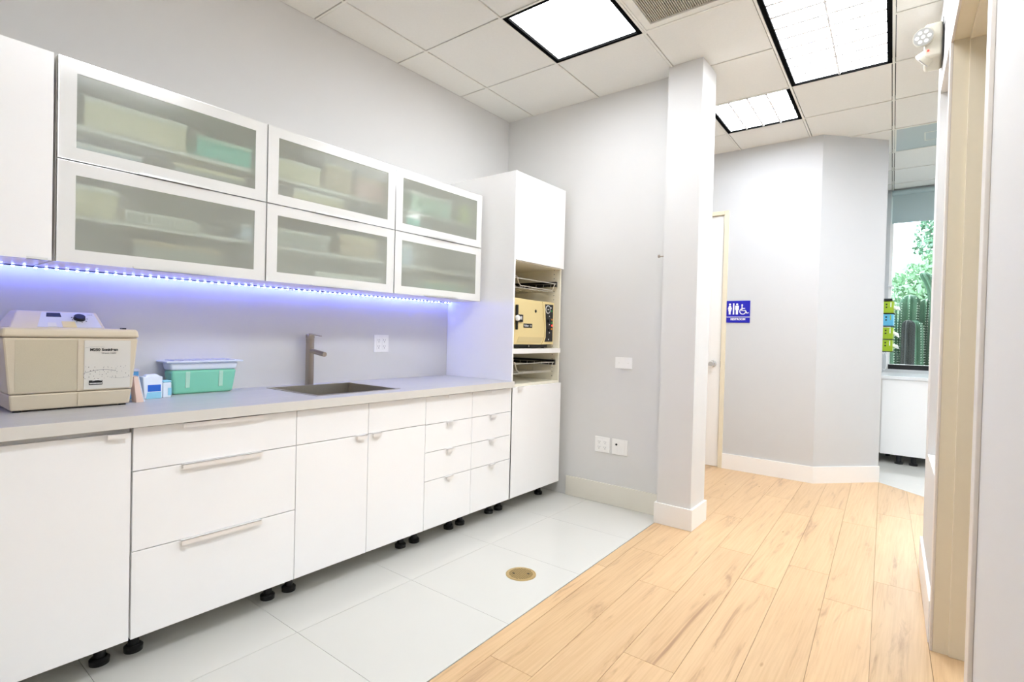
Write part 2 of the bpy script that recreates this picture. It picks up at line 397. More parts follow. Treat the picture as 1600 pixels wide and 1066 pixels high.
# far room tiles beyond the diagonal
fx = [2.40, 2.86, 3.46, 4.06, EAST]; fy = [3.3, 3.9, 4.5, 5.1, 5.7, 6.3, FAR]
for i in range(len(fx)-1):
    for j in range(len(fy)-1):
        poly = [(fx[i]+g, fy[j]+g), (fx[i+1]-g, fy[j]+g), (fx[i+1]-g, fy[j+1]-g), (fx[i]+g, fy[j+1]-g)]; out = []
        for q in range(4):
            p, r = poly[q], poly[(q+1) % 4]; dp = p[1]-diag_y(p[0])-0.004; dr = r[1]-diag_y(r[0])-0.004
            if dp >= 0: out.append(p)
            if (dp < 0) != (dr < 0):
                t = dp/(dp-dr); out.append((p[0]+(r[0]-p[0])*t, p[1]+(r[1]-p[1])*t))
        if len(out) >= 3: MB().prism(out, -0.008, 0.0).build('floor_tile', 'porcelain', floor)

# ---- ceiling with tiles and grid bars
ceil = struct('ceiling', bx(-0.15, EAST + 0.15, NEAR - 0.15, FAR + 0.2, H + 0.10, H + 0.2), 'plenum', 'suspended ceiling of cream tiles in a metal grid')
GX = [XW, 0.255, 0.848, 1.448, 2.030, 2.612, 3.20, 3.80, 4.40, EAST]
GY = [NEAR, -1.97, -1.37, -0.77, -0.17, 0.43, 1.03, 1.63, 2.225, 2.82, 3.42, 4.05, 4.69, 5.34, 5.95, 6.53, FAR]
def gx(i, y):
    x0 = GX[i]
    if i in (0, len(GX)-1): return x0
    return x0 + (-0.020 - 0.008 * min(x0, 2.6)) * (y - 2.8)
LIGHTS = {(2, 7): 'a', (4, 8): 'b', (4, 9): 'b', (3, 10): 'c', (3, 7): 'v', (5, 12): 'o', (6, 8): 'e', (6, 9): 'e', (7, 12): 'f', (7, 13): 'f', (4, 4): 'h', (4, 5): 'h'}
tg = 0.0112
for i in range(len(GX)-1):
    for j in range(len(GY)-1):
        if (i, j) in LIGHTS: continue
        if GY[j] > 4.6 and GX[i+1] < 2.3: continue
        y0, y1 = GY[j]+tg, GY[j+1]-tg; l = tg if i else 0.004
        p = [(gx(i, y0)+l, y0), (gx(i+1, y0)-tg, y0), (gx(i+1, y1)-tg, y1), (gx(i, y1)+l, y1)]
        MB().prism(p, H + 0.002, H + 0.016).build('ceiling_tile', 'ceiling_tile', ceil)
bw = 0.0065
for i in range(1, len(GX)-1):
    y0, y1 = NEAR, (4.7 if GX[i] < 2.3 else FAR)
    p = [(gx(i, y0)-bw, y0), (gx(i, y0)+bw, y0), (gx(i, y1)+bw, y1), (gx(i, y1)-bw, y1)]
    MB().prism(p, H - 0.002, H + 0.03).build('grid_bar', 'grid_metal', ceil)
for j in range(1, len(GY)-1):
    for i in range(len(GX)-1):
        a_, b_ = LIGHTS.get((i, j-1)), LIGHTS.get((i, j))
        if (a_ and a_ == b_) or (GY[j] > 4.6 and GX[i+1] < 2.3): continue
        MB().box(gx(i, GY[j]) + bw, gx(i+1, GY[j]) - bw, GY[j]-bw, GY[j]+bw, H - 0.0015, H + 0.03).build('grid_bar', 'grid_metal', ceil)

# ---- walls
struct('wall_left', bx(XW - 0.15, XW, NEAR - 0.15, YB + 0.12, -0.1, H + 0.1), 'wall_paint', 'pale grey painted wall behind the cabinets')
struct('wall_back', bx(XW, 1.44, YB, 2.93, -0.008, H + 0.1), 'wall_paint', 'pale grey wall beside the tall cabinet')
struct('wall_near', bx(XW - 0.15, EAST + 0.15, NEAR - 0.15, NEAR, -0.1, H + 0.1), 'wall_paint')
struct('wall_column', bx(1.433, 1.655, 2.677, 2.935, -0.004, H + 0.001), 'wall_paint', 'square painted column at the end of the back wall')
part_w = MB().box(-0.15, 0.36, 4.504, 4.62, -0.1, H + 0.1); part_w.box(1.29, 2.062, 4.504, 4.62, -0.1, H + 0.1); part_w.box(0.36, 1.29, 4.504, 4.62, 2.39, H + 0.1)
struct('wall_partition', part_w, 'wall_cool', 'pale wall with the restroom sign')
struct('wall_angled', MB().prism([(2.062, 4.504), (2.495, 4.958), (2.40, 5.05), (2.02, 4.62)], -0.1, H + 0.1), 'wall_cool', 'wall turned at an angle beside the restroom wall')
struct('wall_corridor', bx(-0.15, 0.2, 2.93, 4.504, -0.1, H + 0.1), 'wall_paint')
struct('wall_light_stop', bx(-0.15, 2.1, 4.70, 4.75, -0.1, H + 0.1), 'wall_paint')  # unseen sheet added behind the door, stops light leaking under the leaf
struct('wall_side', MB().prism([(2.40, 5.05), (2.40, FAR), (2.25, FAR), (2.25, 4.93)], -0.1, H + 0.1), 'wall_cool')
struct('wall_east', bx(EAST, EAST + 0.15, NEAR, FAR + 0.15, -0.1, H + 0.1), 'wall_cool')
WX0, WX1, WZ0, WZ1 = 2.435, 4.3, 0.915, 2.945
fw = MB().box(2.25, WX0, FAR, FAR + 0.15, -0.1, H + 0.1); fw.box(WX1, EAST, FAR, FAR + 0.15, -0.1, H + 0.1); fw.box(WX0, WX1, FAR, FAR + 0.15, -0.1, WZ0); fw.box(WX0, WX1, FAR, FAR + 0.15, WZ1, H + 0.1)
struct('wall_far', fw, 'wall_cool', 'wall around the garden window')
# right wall, turned slightly; local y runs along the wall
RW = (2.927, 0.0, 0.0); RA = math.atan(0.04); T = 0.15
def right(name, mb, m, label=None, **k):
    o = struct(name, mb, m, label, **k); o.location = RW; o.rotation_euler = (0, 0, RA); return o
rw = MB().box(0, T, NEAR, 0.90, -0.01, H + 0.05)
rw.box(0, T, 0.90, 2.06, 2.42, H + 0.05)
rw.box(0, T, 2.06, 2.14, -0.01, H + 0.05)
rw.box(0, T, 2.14, 2.80, -0.01, 0.648); rw.box(0, T, 2.14, 2.80, 2.48, H + 0.05)
rw.box(0, T, 2.80, 2.98, -0.01, H + 0.05)
right('wall_right', rw, 'wall_paint', 'painted wall with a door opening and a pass-through')

# baseboards
struct('baseboard_back', bx(0.66, 1.433, YB - 0.012, YB, 0, 0.146), 'tile_base', 'tall cream tile baseboard on the back wall', bevel=0.002)
struct('baseboard_column', MB().ring((1.42, 1.67, 2.664, 2.948), (1.4335, 1.6545, 2.6775, 2.9345), 0, 0.135, axis='z'), 'trim_white', 'white boxed baseboard around the column', bevel=0.002)
struct('baseboard_partition', MB().prism([(1.314, 4.492), (2.067, 4.492), (2.062, 4.504), (1.314, 4.504)], 0, 0.14), 'trim_white', 'white baseboard below the restroom sign')
struct('baseboard_angled', MB().prism([(2.067, 4.492), (2.505, 4.951), (2.495, 4.958), (2.062, 4.504)], 0, 0.14), 'trim_white', 'white baseboard on the angled wall')
right('baseboard_right', bx(-0.013, 0, 2.094, 2.99, 0, 0.17), 'trim_white', 'white baseboard on the right wall', bevel=0.002)

# door frame in the right wall
tr2 = empty('trim_2', RW, RA); tr2['kind'] = 'structure'; tr2['label'] = 'cream door frame in the right wall'
def rpart(name, mb, m, **k): return mb.build(name, m, tr2, **k)
rpart('casing', bx(-0.009, 0, 2.03, 2.092, 0, 2.386), 'casing_trim', bevel=0.002)
rpart('casing', bx(-0.009, 0, 0.872, 0.93, 0, 2.386), 'casing_trim', bevel=0.002)
rpart('casing', bx(-0.009, 0, 0.872, 2.092, 2.386, 2.445), 'casing_trim', bevel=0.002)
rpart('jamb', bx(0.0, T, 2.03, 2.06, 0, 2.42), 'cream_trim')
rpart('jamb', bx(0.0, T, 0.90, 0.93, 0, 2.42), 'cream_trim')
rpart('head_jamb', bx(0.0, T, 0.93, 2.03, 2.39, 2.42), 'cream_trim')
rpart('door_stop', bx(0.048, T, 2.018, 2.03, 0, 2.39), 'cream_trim', bevel=0.002)
rpart('door_stop', bx(0.048, T, 0.93, 0.942, 0, 2.39), 'cream_trim', bevel=0.002)
rpart('head_stop', bx(0.048, T, 0.942, 2.018, 2.378, 2.39), 'cream_trim', bevel=0.002)

# restroom door
d1 = empty('door_1', (0.82, 4.53, 0)); d1['kind'] = 'structure'; d1['label'] = 'white restroom door behind the column'
leaf = part(bx(0.392, 1.268, 4.512, 4.555, 0.003, 2.370), 'leaf', 'trim_white', d1, bevel=0.002)
kn = MB().lathe([(0.033, 4.511), (0.033, 4.505), (0.012, 4.50), (0.011, 4.475), (0.026, 4.468), (0.030, 4.45), (0.022, 4.436), (0.004, 4.434)], (1.202, 0, 0.973), 24, 'y')
part(kn, 'knob', 'chrome', leaf, d1, smooth=True)
part(bx(1.2685, 1.274, 4.506, 4.54, 0.945, 1.0), 'latch_plate', 'black_plastic', d1)
t1 = empty('trim_1', (0.82, 4.50, 0)); t1['kind'] = 'structure'; t1['label'] = 'cream casing around the restroom door'
for a, b_, c0, c1 in ((1.275, 1.314, 0, 2.41), (0.345, 0.385, 0, 2.41)): part(bx(a, b_, 4.488, 4.56, c0, c1), 'casing', 'cream_trim', t1, bevel=0.002)
part(bx(0.385, 1.275, 4.488, 4.56, 2.374, 2.41), 'head_casing', 'cream_trim', t1, bevel=0.002)

# far window
w1 = empty('window_1', (3.2, FAR, WZ0)); w1['kind'] = 'structure'; w1['label'] = 'large window with a garden of cacti outside'
part(MB().ring((WX0, WX1, WZ0, WZ1), (WX0 + 0.03, WX1 - 0.03, WZ0 + 0.055, WZ1 - 0.03), FAR + 0.02, FAR + 0.09, 'y'), 'frame', 'trim_white', w1)
part(bx(WX0 + 0.02, WX1, FAR + 0.005, FAR + 0.06, WZ0 + 0.0, WZ0 + 0.052), 'bottom_rail', 'black_plastic', w1)
part(bx(WX0 + 0.03, WX1 - 0.03, FAR + 0.05, FAR + 0.056, WZ0 + 0.05, WZ1 - 0.03), 'pane', 'clear_glass', w1)
lt = MB().cyl((2.47, 6.795, 1.86), (2.47, 6.825, 1.86), 0.012, n=12); lt.box(2.43, 2.475, 6.79, 6.80, 1.855, 1.865)
part(lt, 'latch', 'chrome', w1)

# ================================================================== KITCHEN RUN
FX = 0.629; DT = 0.019
ZB, ZT = 0.105, 0.851
def pull(y0, y1, z, parent, thing, x=FX, up=True):
    """thin folded edge pull hooked over the top of a front, with a proud lip hanging in front of the face"""
    mb = MB().box(x - 0.012, x + 0.016, y0, y1, z + 0.0003, z + 0.0020)
    mb.box(x + 0.0145, x + 0.016, y0, y1, z - 0.016, z + 0.0020)
    return part(mb, 'handle', 'pull_white', parent, thing)
def leg(root, x, y):
    mb = MB().cyl((x, y, 0.022), (x, y, ZB + 0.002), 0.018, n=16); mb.lathe([(0.030, 0.0), (0.031, 0.018), (0.024, 0.024)], (x, y, 0), 20)
    mb.lathe([(0.026, 0.085), (0.026, ZB + 0.001)], (x, y, 0), 20)
    part(mb, 'leg', 'black_plastic', root, smooth=True)
def carcass(root, y0, y1, z0, z1, xb=XW + 0.004, xf=FX - DT - 0.002, mname='carcass_white', shelf=(), back=True, name='carcass', top=True):
    t = 0.016; mb = MB()
    mb.box(xb, xf, y0, y0 + t, z0, z1); mb.box(xb, xf, y1 - t, y1, z0, z1); mb.box(xb, xf, y0 + t, y1 - t, z0, z0 + t)
    if top: mb.box(xb, xf, y0 + t, y1 - t, z1 - t, z1)
    if back: mb.box(xb, xb + 0.006, y0 + t, y1 - t, z0 + t, z1 - t)
    for z in shelf: mb.box(xb + 0.006, xf - 0.02, y0 + t, y1 - t, z - t/2, z + t/2)
    return part(mb, name, mname, root)
G = 0.0016
def front(root, nm, y0, y1, z0, z1, handle=None, x=FX, m='gloss_white'):
    o = part(bx(x - DT, x, y0 + G, y1 - G, z0 + G, z1 - G), nm, m, root, bevel=0.0012)
    if handle: pull(handle[0], handle[1], z1 - G, o, root, x)
    return o
def base(label, y0, y1, fronts, top_open=False, cat='cabinet'):
    root = empty('base_cabinet', (0.32, (y0 + y1) / 2, 0))
    tag(root, label, cat, 'white base cabinets along the wall')
    carcass(root, y0 + 0.001, y1 - 0.001, ZB + 0.002, ZT, top=not top_open)
    for f in fronts: front(root, *f)
    for y in (y0 + 0.05, y1 - 0.05):
        for x in (0.50, 0.10): leg(root, x, y)
    return root
base('white base cabinet with one wide plain door under the beige ultrasonic cleaner', -0.61, -0.003, [('door', -0.61, -0.003, ZB, 0.838, (-0.075, -0.017))])
base('white base cabinet with three wide drawers beside the plain door', 0.0, 0.61, [('drawer', 0, 0.61, 0.697, ZT, (0.155, 0.455)), ('drawer', 0, 0.61, 0.414, 0.697, (0.155, 0.455)), ('drawer', 0, 0.61, ZB, 0.414, (0.155, 0.455))])
base('white sink base cabinet with two doors under two false drawer fronts', 0.61, 1.372, [('drawer_front', 0.61, 0.991, 0.697, ZT), ('drawer_front', 0.991, 1.372, 0.697, ZT), ('door', 0.61, 0.991, ZB, 0.697, (0.918, 0.975)), ('door', 0.991, 1.372, ZB, 0.697, (1.010, 1.067))], top_open=True)
zz = [ZB, 0.378, 0.538, 0.694, ZT]
for n_, (y0, y1) in enumerate(((1.372, 1.753), (1.753, 2.134))):
    c_ = (y0 + y1) / 2
    base(('narrow white base cabinet with four drawers next to the sink cabinet', 'narrow white base cabinet with four drawers next to the tall cabinet')[n_], y0, y1,
         [('drawer', y0, y1, zz[k], zz[k+1], (c_ - 0.028, c_ + 0.028)) for k in range(4)])

# tall cabinet
tc = empty('tall_cabinet', (0.32, 2.44, 0)); tag(tc, 'tall white cabinet with an open middle holding a yellow sterilizer', 'cabinet')
TY0, TY1 = 2.134, 2.744
t = 0.018; XB = XW + 0.004
part(bx(XB, FX, TY0, TY0 + t * 0.8, ZB, 2.294), 'side_panel', 'gloss_white', tc, bevel=0.001)
side_r = part(bx(XB, FX - DT - 0.002, TY1 - t, TY1, ZB, 2.29), 'side_panel', 'cream_board', tc)
for x in (0.10, 0.555):
    for k in range(26):
        z = 0.90 + k * 0.032
        if 1.075 < z < 1.115: continue
        part(MB().cyl((x, TY1 - t - 0.0006, z), (x, TY1 - t + 0.001, z), 0.0035, n=8), 'shelf_hole', 'black_plastic', side_r, tc)
part(bx(XB, XB + 0.006, TY0 + t, TY1 - t, ZB, 2.29), 'back_panel', 'cream_board', tc)
part(bx(XB, FX - DT - 0.002, TY0 + t*0.8, TY1 - t, 2.272, 2.29), 'top_panel', 'carcass_white', tc)
part(bx(XB, FX - DT - 0.002, TY0 + t*0.8, TY1 - t, 1.700, 1.718), 'shelf', 'cream_board', tc)
part(bx(XB, FX - 0.002, TY0 + t*0.8, TY1 - t, 1.077, 1.110), 'shelf', 'trim_white', tc, bevel=0.001)
part(bx(XB, FX - DT - 0.002, TY0 + t*0.8, TY1 - t, 0.850, 0.868), 'shelf', 'cream_board', tc)
part(bx(XB, FX - DT - 0.002, TY0 + t*0.8, TY1 - t, ZB + 0.002, ZB + 0.02), 'bottom_panel', 'carcass_white', tc)
front(tc, 'door', TY0 + 0.014, TY1 + 0.001, 1.704, 2.294)
dlow = front(tc, 'door', TY0 + 0.001, TY1 + 0.001, ZB, 0.853, (2.195, 2.25))
pull_top = None
for y in (TY0 + 0.05, TY1 - 0.08):
    for x in (0.50, 0.10): leg(tc, x, y)

# worktop with a cut-out for the sink
SX0, SX1, SY0, SY1 = 0.105, 0.548, 0.757, 1.240
WT0, WT1, WXF = 0.855, 0.896, 0.658
wt = empty('worktop', (0.33, 0.5, WT0)); tag(wt, 'long grey metallic worktop with an inset steel sink', 'worktop')
top = MB().ring((XW + 0.001, WXF - 0.002, -1.25, TY0 - 0.001), (SX0, SX1, SY0, SY1), WT0, WT1, 'z')
part(top, 'top', 'worktop', wt)
part(bx(WXF - 0.002, WXF, -1.25, TY0 - 0.001, WT0, WT1), 'front_edge', 'worktop_lit_edge', wt, bevel=0.0008)

# sink
sk = empty('sink', (0.33, 1.0, WT1)); tag(sk, 'square stainless steel sink set into the grey worktop', 'sink')
r0 = 0.010
rim = MB().ring((SX0 - r0, SX1 + r0, SY0 - r0, SY1 + r0), (SX0 + 0.006, SX1 - 0.006, SY0 + 0.006, SY1 - 0.006), WT1, WT1 + 0.0025, 'z')
part(rim, 'rim', 'sink_steel', sk)
a0, a1, b0, b1 = SX0 + 0.004, SX1 - 0.004, SY0 + 0.004, SY1 - 0.004
zb_ = 0.72
bowl = MB(); ch = 0.02
o_ = [(a0, b0), (a1, b0), (a1, b1), (a0, b1)]; i_ = [(a0 + ch, b0 + ch), (a1 - ch, b0 + ch), (a1 - ch, b1 - ch), (a0 + ch, b1 - ch)]
vs = [(x, y, WT1 + 0.001) for x, y in o_] + [(x, y, zb_ + ch) for x, y in o_] + [(x, y, zb_) for x, y in i_]
fs = [(k, (k+1) % 4, 4 + (k+1) % 4, 4 + k) for k in range(4)] + [(4 + k, 4 + (k+1) % 4, 8 + (k+1) % 4, 8 + k) for k in range(4)] + [(8, 9, 10, 11)]
bowl.add(vs, fs)
bo = part(bowl, 'bowl', 'sink_steel', sk)
sol = bo.modifiers.new('thickness', 'SOLIDIFY'); sol.thickness = 0.0015; sol.offset = 0
part(MB().lathe([(0.045, zb_ + 0.0008), (0.045, zb_ + 0.003), (0.03, zb_ + 0.002)], (0.33, 1.0, 0), 24), 'drain', 'chrome', sk, smooth=True)

# faucet
fc = empty('faucet', (0.066, 1.008, WT1)); tag(fc, 'brushed nickel single lever faucet behind the sink', 'faucet')
fx_, fy_ = 0.066, 1.008
part(MB().lathe([(0.0245, WT1), (0.0245, WT1 + 0.004), (0.0225, WT1 + 0.006), (0.0225, 1.125), (0.0215, 1.126), (0.0215, 1.128), (0.0225, 1.129), (0.0225, 1.158)], (fx_, fy_, 0), 32), 'body', 'nickel', fc, smooth=True)
part(MB().lathe([(0.0235, 1.1585), (0.0238, 1.160), (0.0238, 1.177), (0.0225, 1.179)], (fx_, fy_, 0), 32), 'cap', 'nickel', fc, smooth=True)
sp = MB().cyl((fx_ + 0.012, fy_, 1.088), (0.205, fy_ + 0.004, 1.072), 0.0135, n=24)
part(sp, 'spout', 'nickel', fc, smooth=True)
part(MB().hexa([(fx_, fy_ - 0.010, 1.1785), (fx_ + 0.105, fy_ - 0.007, 1.170), (fx_ + 0.105, fy_ + 0.007, 1.170), (fx_, fy_ + 0.010, 1.1785), (fx_, fy_ - 0.010, 1.1835), (fx_ + 0.105, fy_ - 0.007, 1.174), (fx_ + 0.105, fy_ + 0.007, 1.174), (fx_, fy_ + 0.010, 1.1835)]), 'lever', 'nickel', fc, bevel=0.001)

# wall cabinets
UX, UT = 0.370, 0.018
UZ0, UZ1, UZM = 1.425, 2.153, 1.790
UY = [-0.163 + 0.753 * k for k in range(4)]
def wall_cab(label, y0, y1, glass=True):
    root = empty('wall_cabinet', (0.19, (y0 + y1) / 2, UZ0)); tag(root, label, 'cabinet', 'white wall cabinets above the worktop')
    carcass(root, y0 + 0.0005, y1 - 0.0005, UZ0 + 0.003, UZ1, XW + 0.001, UX - UT - 0.002, shelf=(UZM, 1.60, 1.927))
    return root
def glass_door(root, y0, y1, z0, z1, hy):
    o = (y0 + 0.0025, y1 - 0.0025, z0 + 0.0022, z1 - 0.0022)
    by, bz = 0.052, 0.047
    i = (o[0] + by, o[1] - by, o[2] + bz, o[3] - bz)
    d = part(MB().ring((o[0] + 0.002, o[1] - 0.002, o[2] + 0.002, o[3] - 0.002), i, UX - UT, UX, 'x'), 'door', 'painted_glass', root)
    part(MB().ring(o, (o[0] + 0.0022, o[1] - 0.0022, o[2] + 0.0022, o[3] - 0.0022), UX - UT, UX + 0.0012, 'x'), 'edge_trim', 'alu', d, root)
    gp = part(bx(UX - 0.007, UX - 0.0015, i[0] - 0.001, i[1] + 0.001, i[2] - 0.001, i[3] + 0.001), 'glass', 'clear_glass', d, root)
    gp.data.materials.append(MAT['frosted_glass'])          # etched on the outer side only
    for p_ in gp.data.polygons:
        if p_.normal.x > 0.9: p_.material_index = 1
    mb = MB().box(UX - 0.012, UX + 0.010, hy[0], hy[1], z0 - 0.0005, z0 + 0.001); mb.box(UX + 0.0085, UX + 0.010, hy[0], hy[1], z0 - 0.0005, z0 + 0.008); mb.box(UX + 0.0013, UX + 0.0026, hy[0], hy[1], z0 - 0.0005, z0 + 0.011)
    part(mb, 'handle', 'alu', d, root)
wl = wall_cab('white wall cabinet with a tall plain door left of the glass ones', -0.93, -0.171)
front(wl, 'door', -0.93, -0.171, UZ0, UZ1, None, UX)
part(MB().box(UX - 0.012, UX + 0.010, -0.24, -0.185, UZ0 - 0.0005, UZ0 + 0.001).box(UX + 0.0085, UX + 0.01, -0.24, -0.185, UZ0 - 0.0005, UZ0 + 0.009), 'handle', 'alu', wl)
wlab = ['wall cabinet with two frosted glass flaps above the green tub', 'wall cabinet with two frosted glass flaps above the sink', 'wall cabinet with two frosted glass flaps next to the tall cabinet']
for k in range(3):
    r = wall_cab(wlab[k], UY[k], UY[k+1]); c_ = (UY[k] + UY[k+1]) / 2
    glass_door(r, UY[k], UY[k+1], UZM, UZ1, (c_ - 0.13, c_ + 0.13))
    glass_door(r, UY[k], UY[k+1], UZ0, UZM, (c_ - 0.145, c_ + 0.145))

# things behind the frosted glass
S_LO, S_MID = UZ0 + 0.0195, UZM + 0.0085
def box_thing(name, label, cat, x0, x1, y0, y1, z0, h, m, lid=None, group='supplies behind the frosted glass'):
    root = empty(name, ((x0 + x1) / 2, (y0 + y1) / 2, z0)); tag(root, label, cat, group)
    hh = h * (0.8 if lid else 1.0)
    part(bx(x0, x1, y0, y1, z0, z0 + hh), 'body', m, root, bevel=0.003)
    if lid: part(bx(x0 - 0.002, x1 + 0.002, y0 - 0.002, y1 + 0.002, z0 + hh, z0 + h), 'lid', lid, root, bevel=0.002)
    return root
Z0, Z1, L2, U2 = S_LO, S_MID, 1.6085, 1.9355
F_ = 0.340
G1, G2, G3 = 'upper left frosted flap', 'upper middle frosted flap', 'upper right frosted flap'
def sup(label, d, y0, y1, z, h, m, lid='item_white', name='supply_box', cat='box'): box_thing(name, label, cat, F_ - d, F_, y0, y1, z, h, m, lid)
sup('long cream carton on the high shelf behind the ' + G1, 0.18, -0.08, 0.26, U2, 0.11, 'item_cream')
sup('turquoise plastic case on the high shelf behind the ' + G1, 0.13, 0.30, 0.53, U2, 0.085, 'item_teal', 'pale_green', 'plastic_case', 'case')
sup('pale blue low box at the lower left behind the ' + G1, 0.09, -0.12, 0.10, Z1, 0.07, 'item_blue')
sup('grey carton at the lower right behind the ' + G1, 0.12, 0.22, 0.50, Z1, 0.085, 'item_grey', 'item_cream')
sup('cream box at the left end of the shelf behind the lower left frosted flap', 0.16, -0.125, 0.025, L2, 0.11, 'item_cream')
rk = empty('slotted_rack', (0.30, 0.18, L2)); tag(rk, 'white slotted rack on the shelf behind the lower left frosted flap', 'rack', 'supplies behind the frosted glass')
part(bx(0.26, F_, 0.05, 0.31, L2, L2 + 0.010), 'base', 'item_white', rk)
for k in range(16): part(bx(0.26, F_, 0.052 + k*0.0165, 0.061 + k*0.0165, L2 + 0.010, L2 + 0.036), 'divider', 'item_white', rk)
part(bx(0.26, F_, 0.05, 0.31, L2 + 0.036, L2 + 0.045), 'rail', 'item_white', rk)
sup('small pale blue box at the right behind the lower left frosted flap', 0.08, 0.49, 0.545, L2, 0.07, 'item_blue')
sup('wide grey carton at the bottom behind the lower left frosted flap', 0.12, 0.08, 0.40, Z0, 0.10, 'item_grey', 'item_brown')
sup('cream carton at the left of the high shelf behind the ' + G2, 0.12, 0.63, 0.88, U2, 0.09, 'item_cream')
sup('brown carton in the middle of the high shelf behind the ' + G2, 0.10, 0.91, 1.06, U2, 0.13, 'item_brown', 'item_cream')
sup('rose coloured carton at the right of the high shelf behind the ' + G2, 0.10, 1.10, 1.28, U2, 0.11, 'item_rose', 'item_brown')
sup('wide cream carton at the bottom behind the ' + G2, 0.12, 0.74, 1.02, Z1, 0.10, 'item_cream')
sup('brown carton at the right of the shelf behind the lower middle frosted flap', 0.11, 1.00, 1.24, L2, 0.11, 'item_brown', 'item_cream')
sup('grey carton at the left of the shelf behind the lower middle frosted flap', 0.12, 0.63, 0.94, L2, 0.08, 'item_grey')
sup('low white carton at the bottom behind the lower middle frosted flap', 0.10, 0.86, 1.26, Z0, 0.06, 'item_white')
sup('pale green carton on the high shelf behind the ' + G3, 0.10, 1.48, 1.82, U2, 0.12, 'pale_green')
sup('rose box with a white lid at the lower left behind the ' + G3, 0.08, 1.375, 1.435, Z1, 0.10, 'item_rose')
sup('turquoise carton at the lower left behind the ' + G3, 0.09, 1.45, 1.56, Z1, 0.11, 'item_teal')
lj = empty('lime_jar', (0.28, 1.98, U2)); tag(lj, 'round lime green jar at the right behind the ' + G3, 'jar', 'supplies behind the frosted glass')
part(MB().lathe([(0.042, U2), (0.045, U2 + 0.005), (0.045, U2 + 0.10), (0.036, U2 + 0.11)], (0.28, 1.98, 0), 24), 'body', 'item_lime', lj, smooth=True)
part(MB().lathe([(0.037, U2 + 0.1105), (0.037, U2 + 0.130), (0.030, U2 + 0.132)], (0.28, 1.98, 0), 24), 'lid', 'item_lime', lj, smooth=True)
sup('pale blue carton at the left of the shelf behind the lower right frosted flap', 0.09, 1.38, 1.50, L2, 0.12, 'item_blue')
sup('low pale green carton at the bottom behind the lower right frosted flap', 0.15, 1.62, 2.00, Z0, 0.09, 'pale_green', 'item_cream')

# LED strip below the wall cabinets
led = empty('led_strip', (0.045, 0.6, UZ0)); tag(led, 'string of small blue-white LEDs on black tape under the wall cabinets', 'light strip')
ZU = UZ0 + 0.0035
part(bx(0.038, 0.050, -0.92, 2.128, ZU - 0.004, ZU - 0.0008), 'tape', 'tape_black', led)
lm = MB().box(-0.004, 0.004, -0.0045, 0.0045, -0.0045, 0.0).mesh('led', bevel=0.001, seg=1)
k = 0; y = -0.905
while y < 2.12:
    o = link('led', lm, 'led', led); o.location = (0.044 - 0.045, y - 0.6, ZU - 0.004 - UZ0); y += 0.0325
clip_m = MB().box(-0.010, 0.010, -0.006, 0.006, -0.008, 0.0)
for yy in (0.905, 1.93, 2.05): part(bx(0.034, 0.054, yy - 0.006, yy + 0.006, ZU - 0.010, ZU - 0.0008), 'clip', 'plastic_white', led)

# ================================================================== THINGS ON THE WORKTOP
# ultrasonic cleaner
CZ = WT1; cl = empty('ultrasonic_cleaner', (0.20, -0.10, CZ)); tag(cl, 'beige ultrasonic cleaner with a black knob on the left end of the worktop', 'cleaner')
def taper(x0, x1, y0, y1, z0, X0, X1, Y0, Y1, z1): return MB().hexa([(x0,y0,z0),(x1,y0,z0),(x1,y1,z0),(x0,y1,z0),(X0,Y0,z1),(X1,Y0,z1),(X1,Y1,z1),(X0,Y1,z1)])
part(taper(0.070, 0.338, -0.270, 0.074, CZ + 0.006, 0.066, 0.345, -0.277, 0.079, 0.9585), 'base', 'beige_plastic', cl, bevel=0.006)
part(taper(0.064, 0.347, -0.278, 0.080, 0.960, 0.052, 0.352, -0.294, 0.096, 1.156), 'body', 'beige_plastic', cl, bevel=0.006)
part(taper(0.050, 0.358, -0.301, 0.100, 1.1575, 0.054, 0.352, -0.296, 0.095, 1.190), 'lip', 'beige_plastic', cl, bevel=0.010, seg=3)
for x, y in ((0.09, -0.25), (0.09, 0.055), (0.32, -0.25), (0.32, 0.055)): part(MB().cyl((x, y, CZ), (x, y, CZ + 0.008), 0.012, n=12), 'foot', 'black_plastic', cl)
def fxz(z): return 0.3472 + (z - 0.960) / 0.196 * 0.005     # front face of the body
def face(y0, y1, z0, z1, d0, d1):
    return MB().hexa([(fxz(z0)+d0,y0,z0),(fxz(z0)+d1,y0,z0),(fxz(z0)+d1,y1,z0),(fxz(z0)+d0,y1,z0),(fxz(z1)+d0,y0,z1),(fxz(z1)+d1,y0,z1),(fxz(z1)+d1,y1,z1),(fxz(z1)+d0,y1,z1)])
part(face(-0.262, -0.094, 0.968, 1.148, 0.0, 0.0006), 'front_recess', 'beige_panel', cl)
part(face(-0.092, -0.086, 0.962, 1.152, 0.0, 0.002), 'rib', 'beige_plastic', cl)
part(face(-0.089, -0.085, CZ + 0.012, 0.956, -0.0045, -0.0005), 'rib', 'beige_plastic', cl)
lab = part(face(-0.073, 0.071, 0.966, 1.147, 0.0, 0.0012), 'label', 'label_grey', cl)
LB = 0.0016
def on_label(y, z): return (fxz(z) + LB, y, z)
yd = Vector((0.005, 0, 0.196))
text('lettering', 'M250', 0.0135, on_label(-0.056, 1.108), (0, 1, 0), yd, 'ink', lab, cl, width=0.031, bold=0.0007)
text('lettering', 'Soniclean', 0.0135, on_label(-0.021, 1.108), (0, 1, 0), yd, 'ink', lab, cl, width=0.051, bold=0.0007)
text('lettering', 'Ultrasonic Cleaner', 0.007, on_label(-0.021, 1.0975), (0, 1, 0), yd, 'ink', lab, cl, width=0.046)
sw = MB()
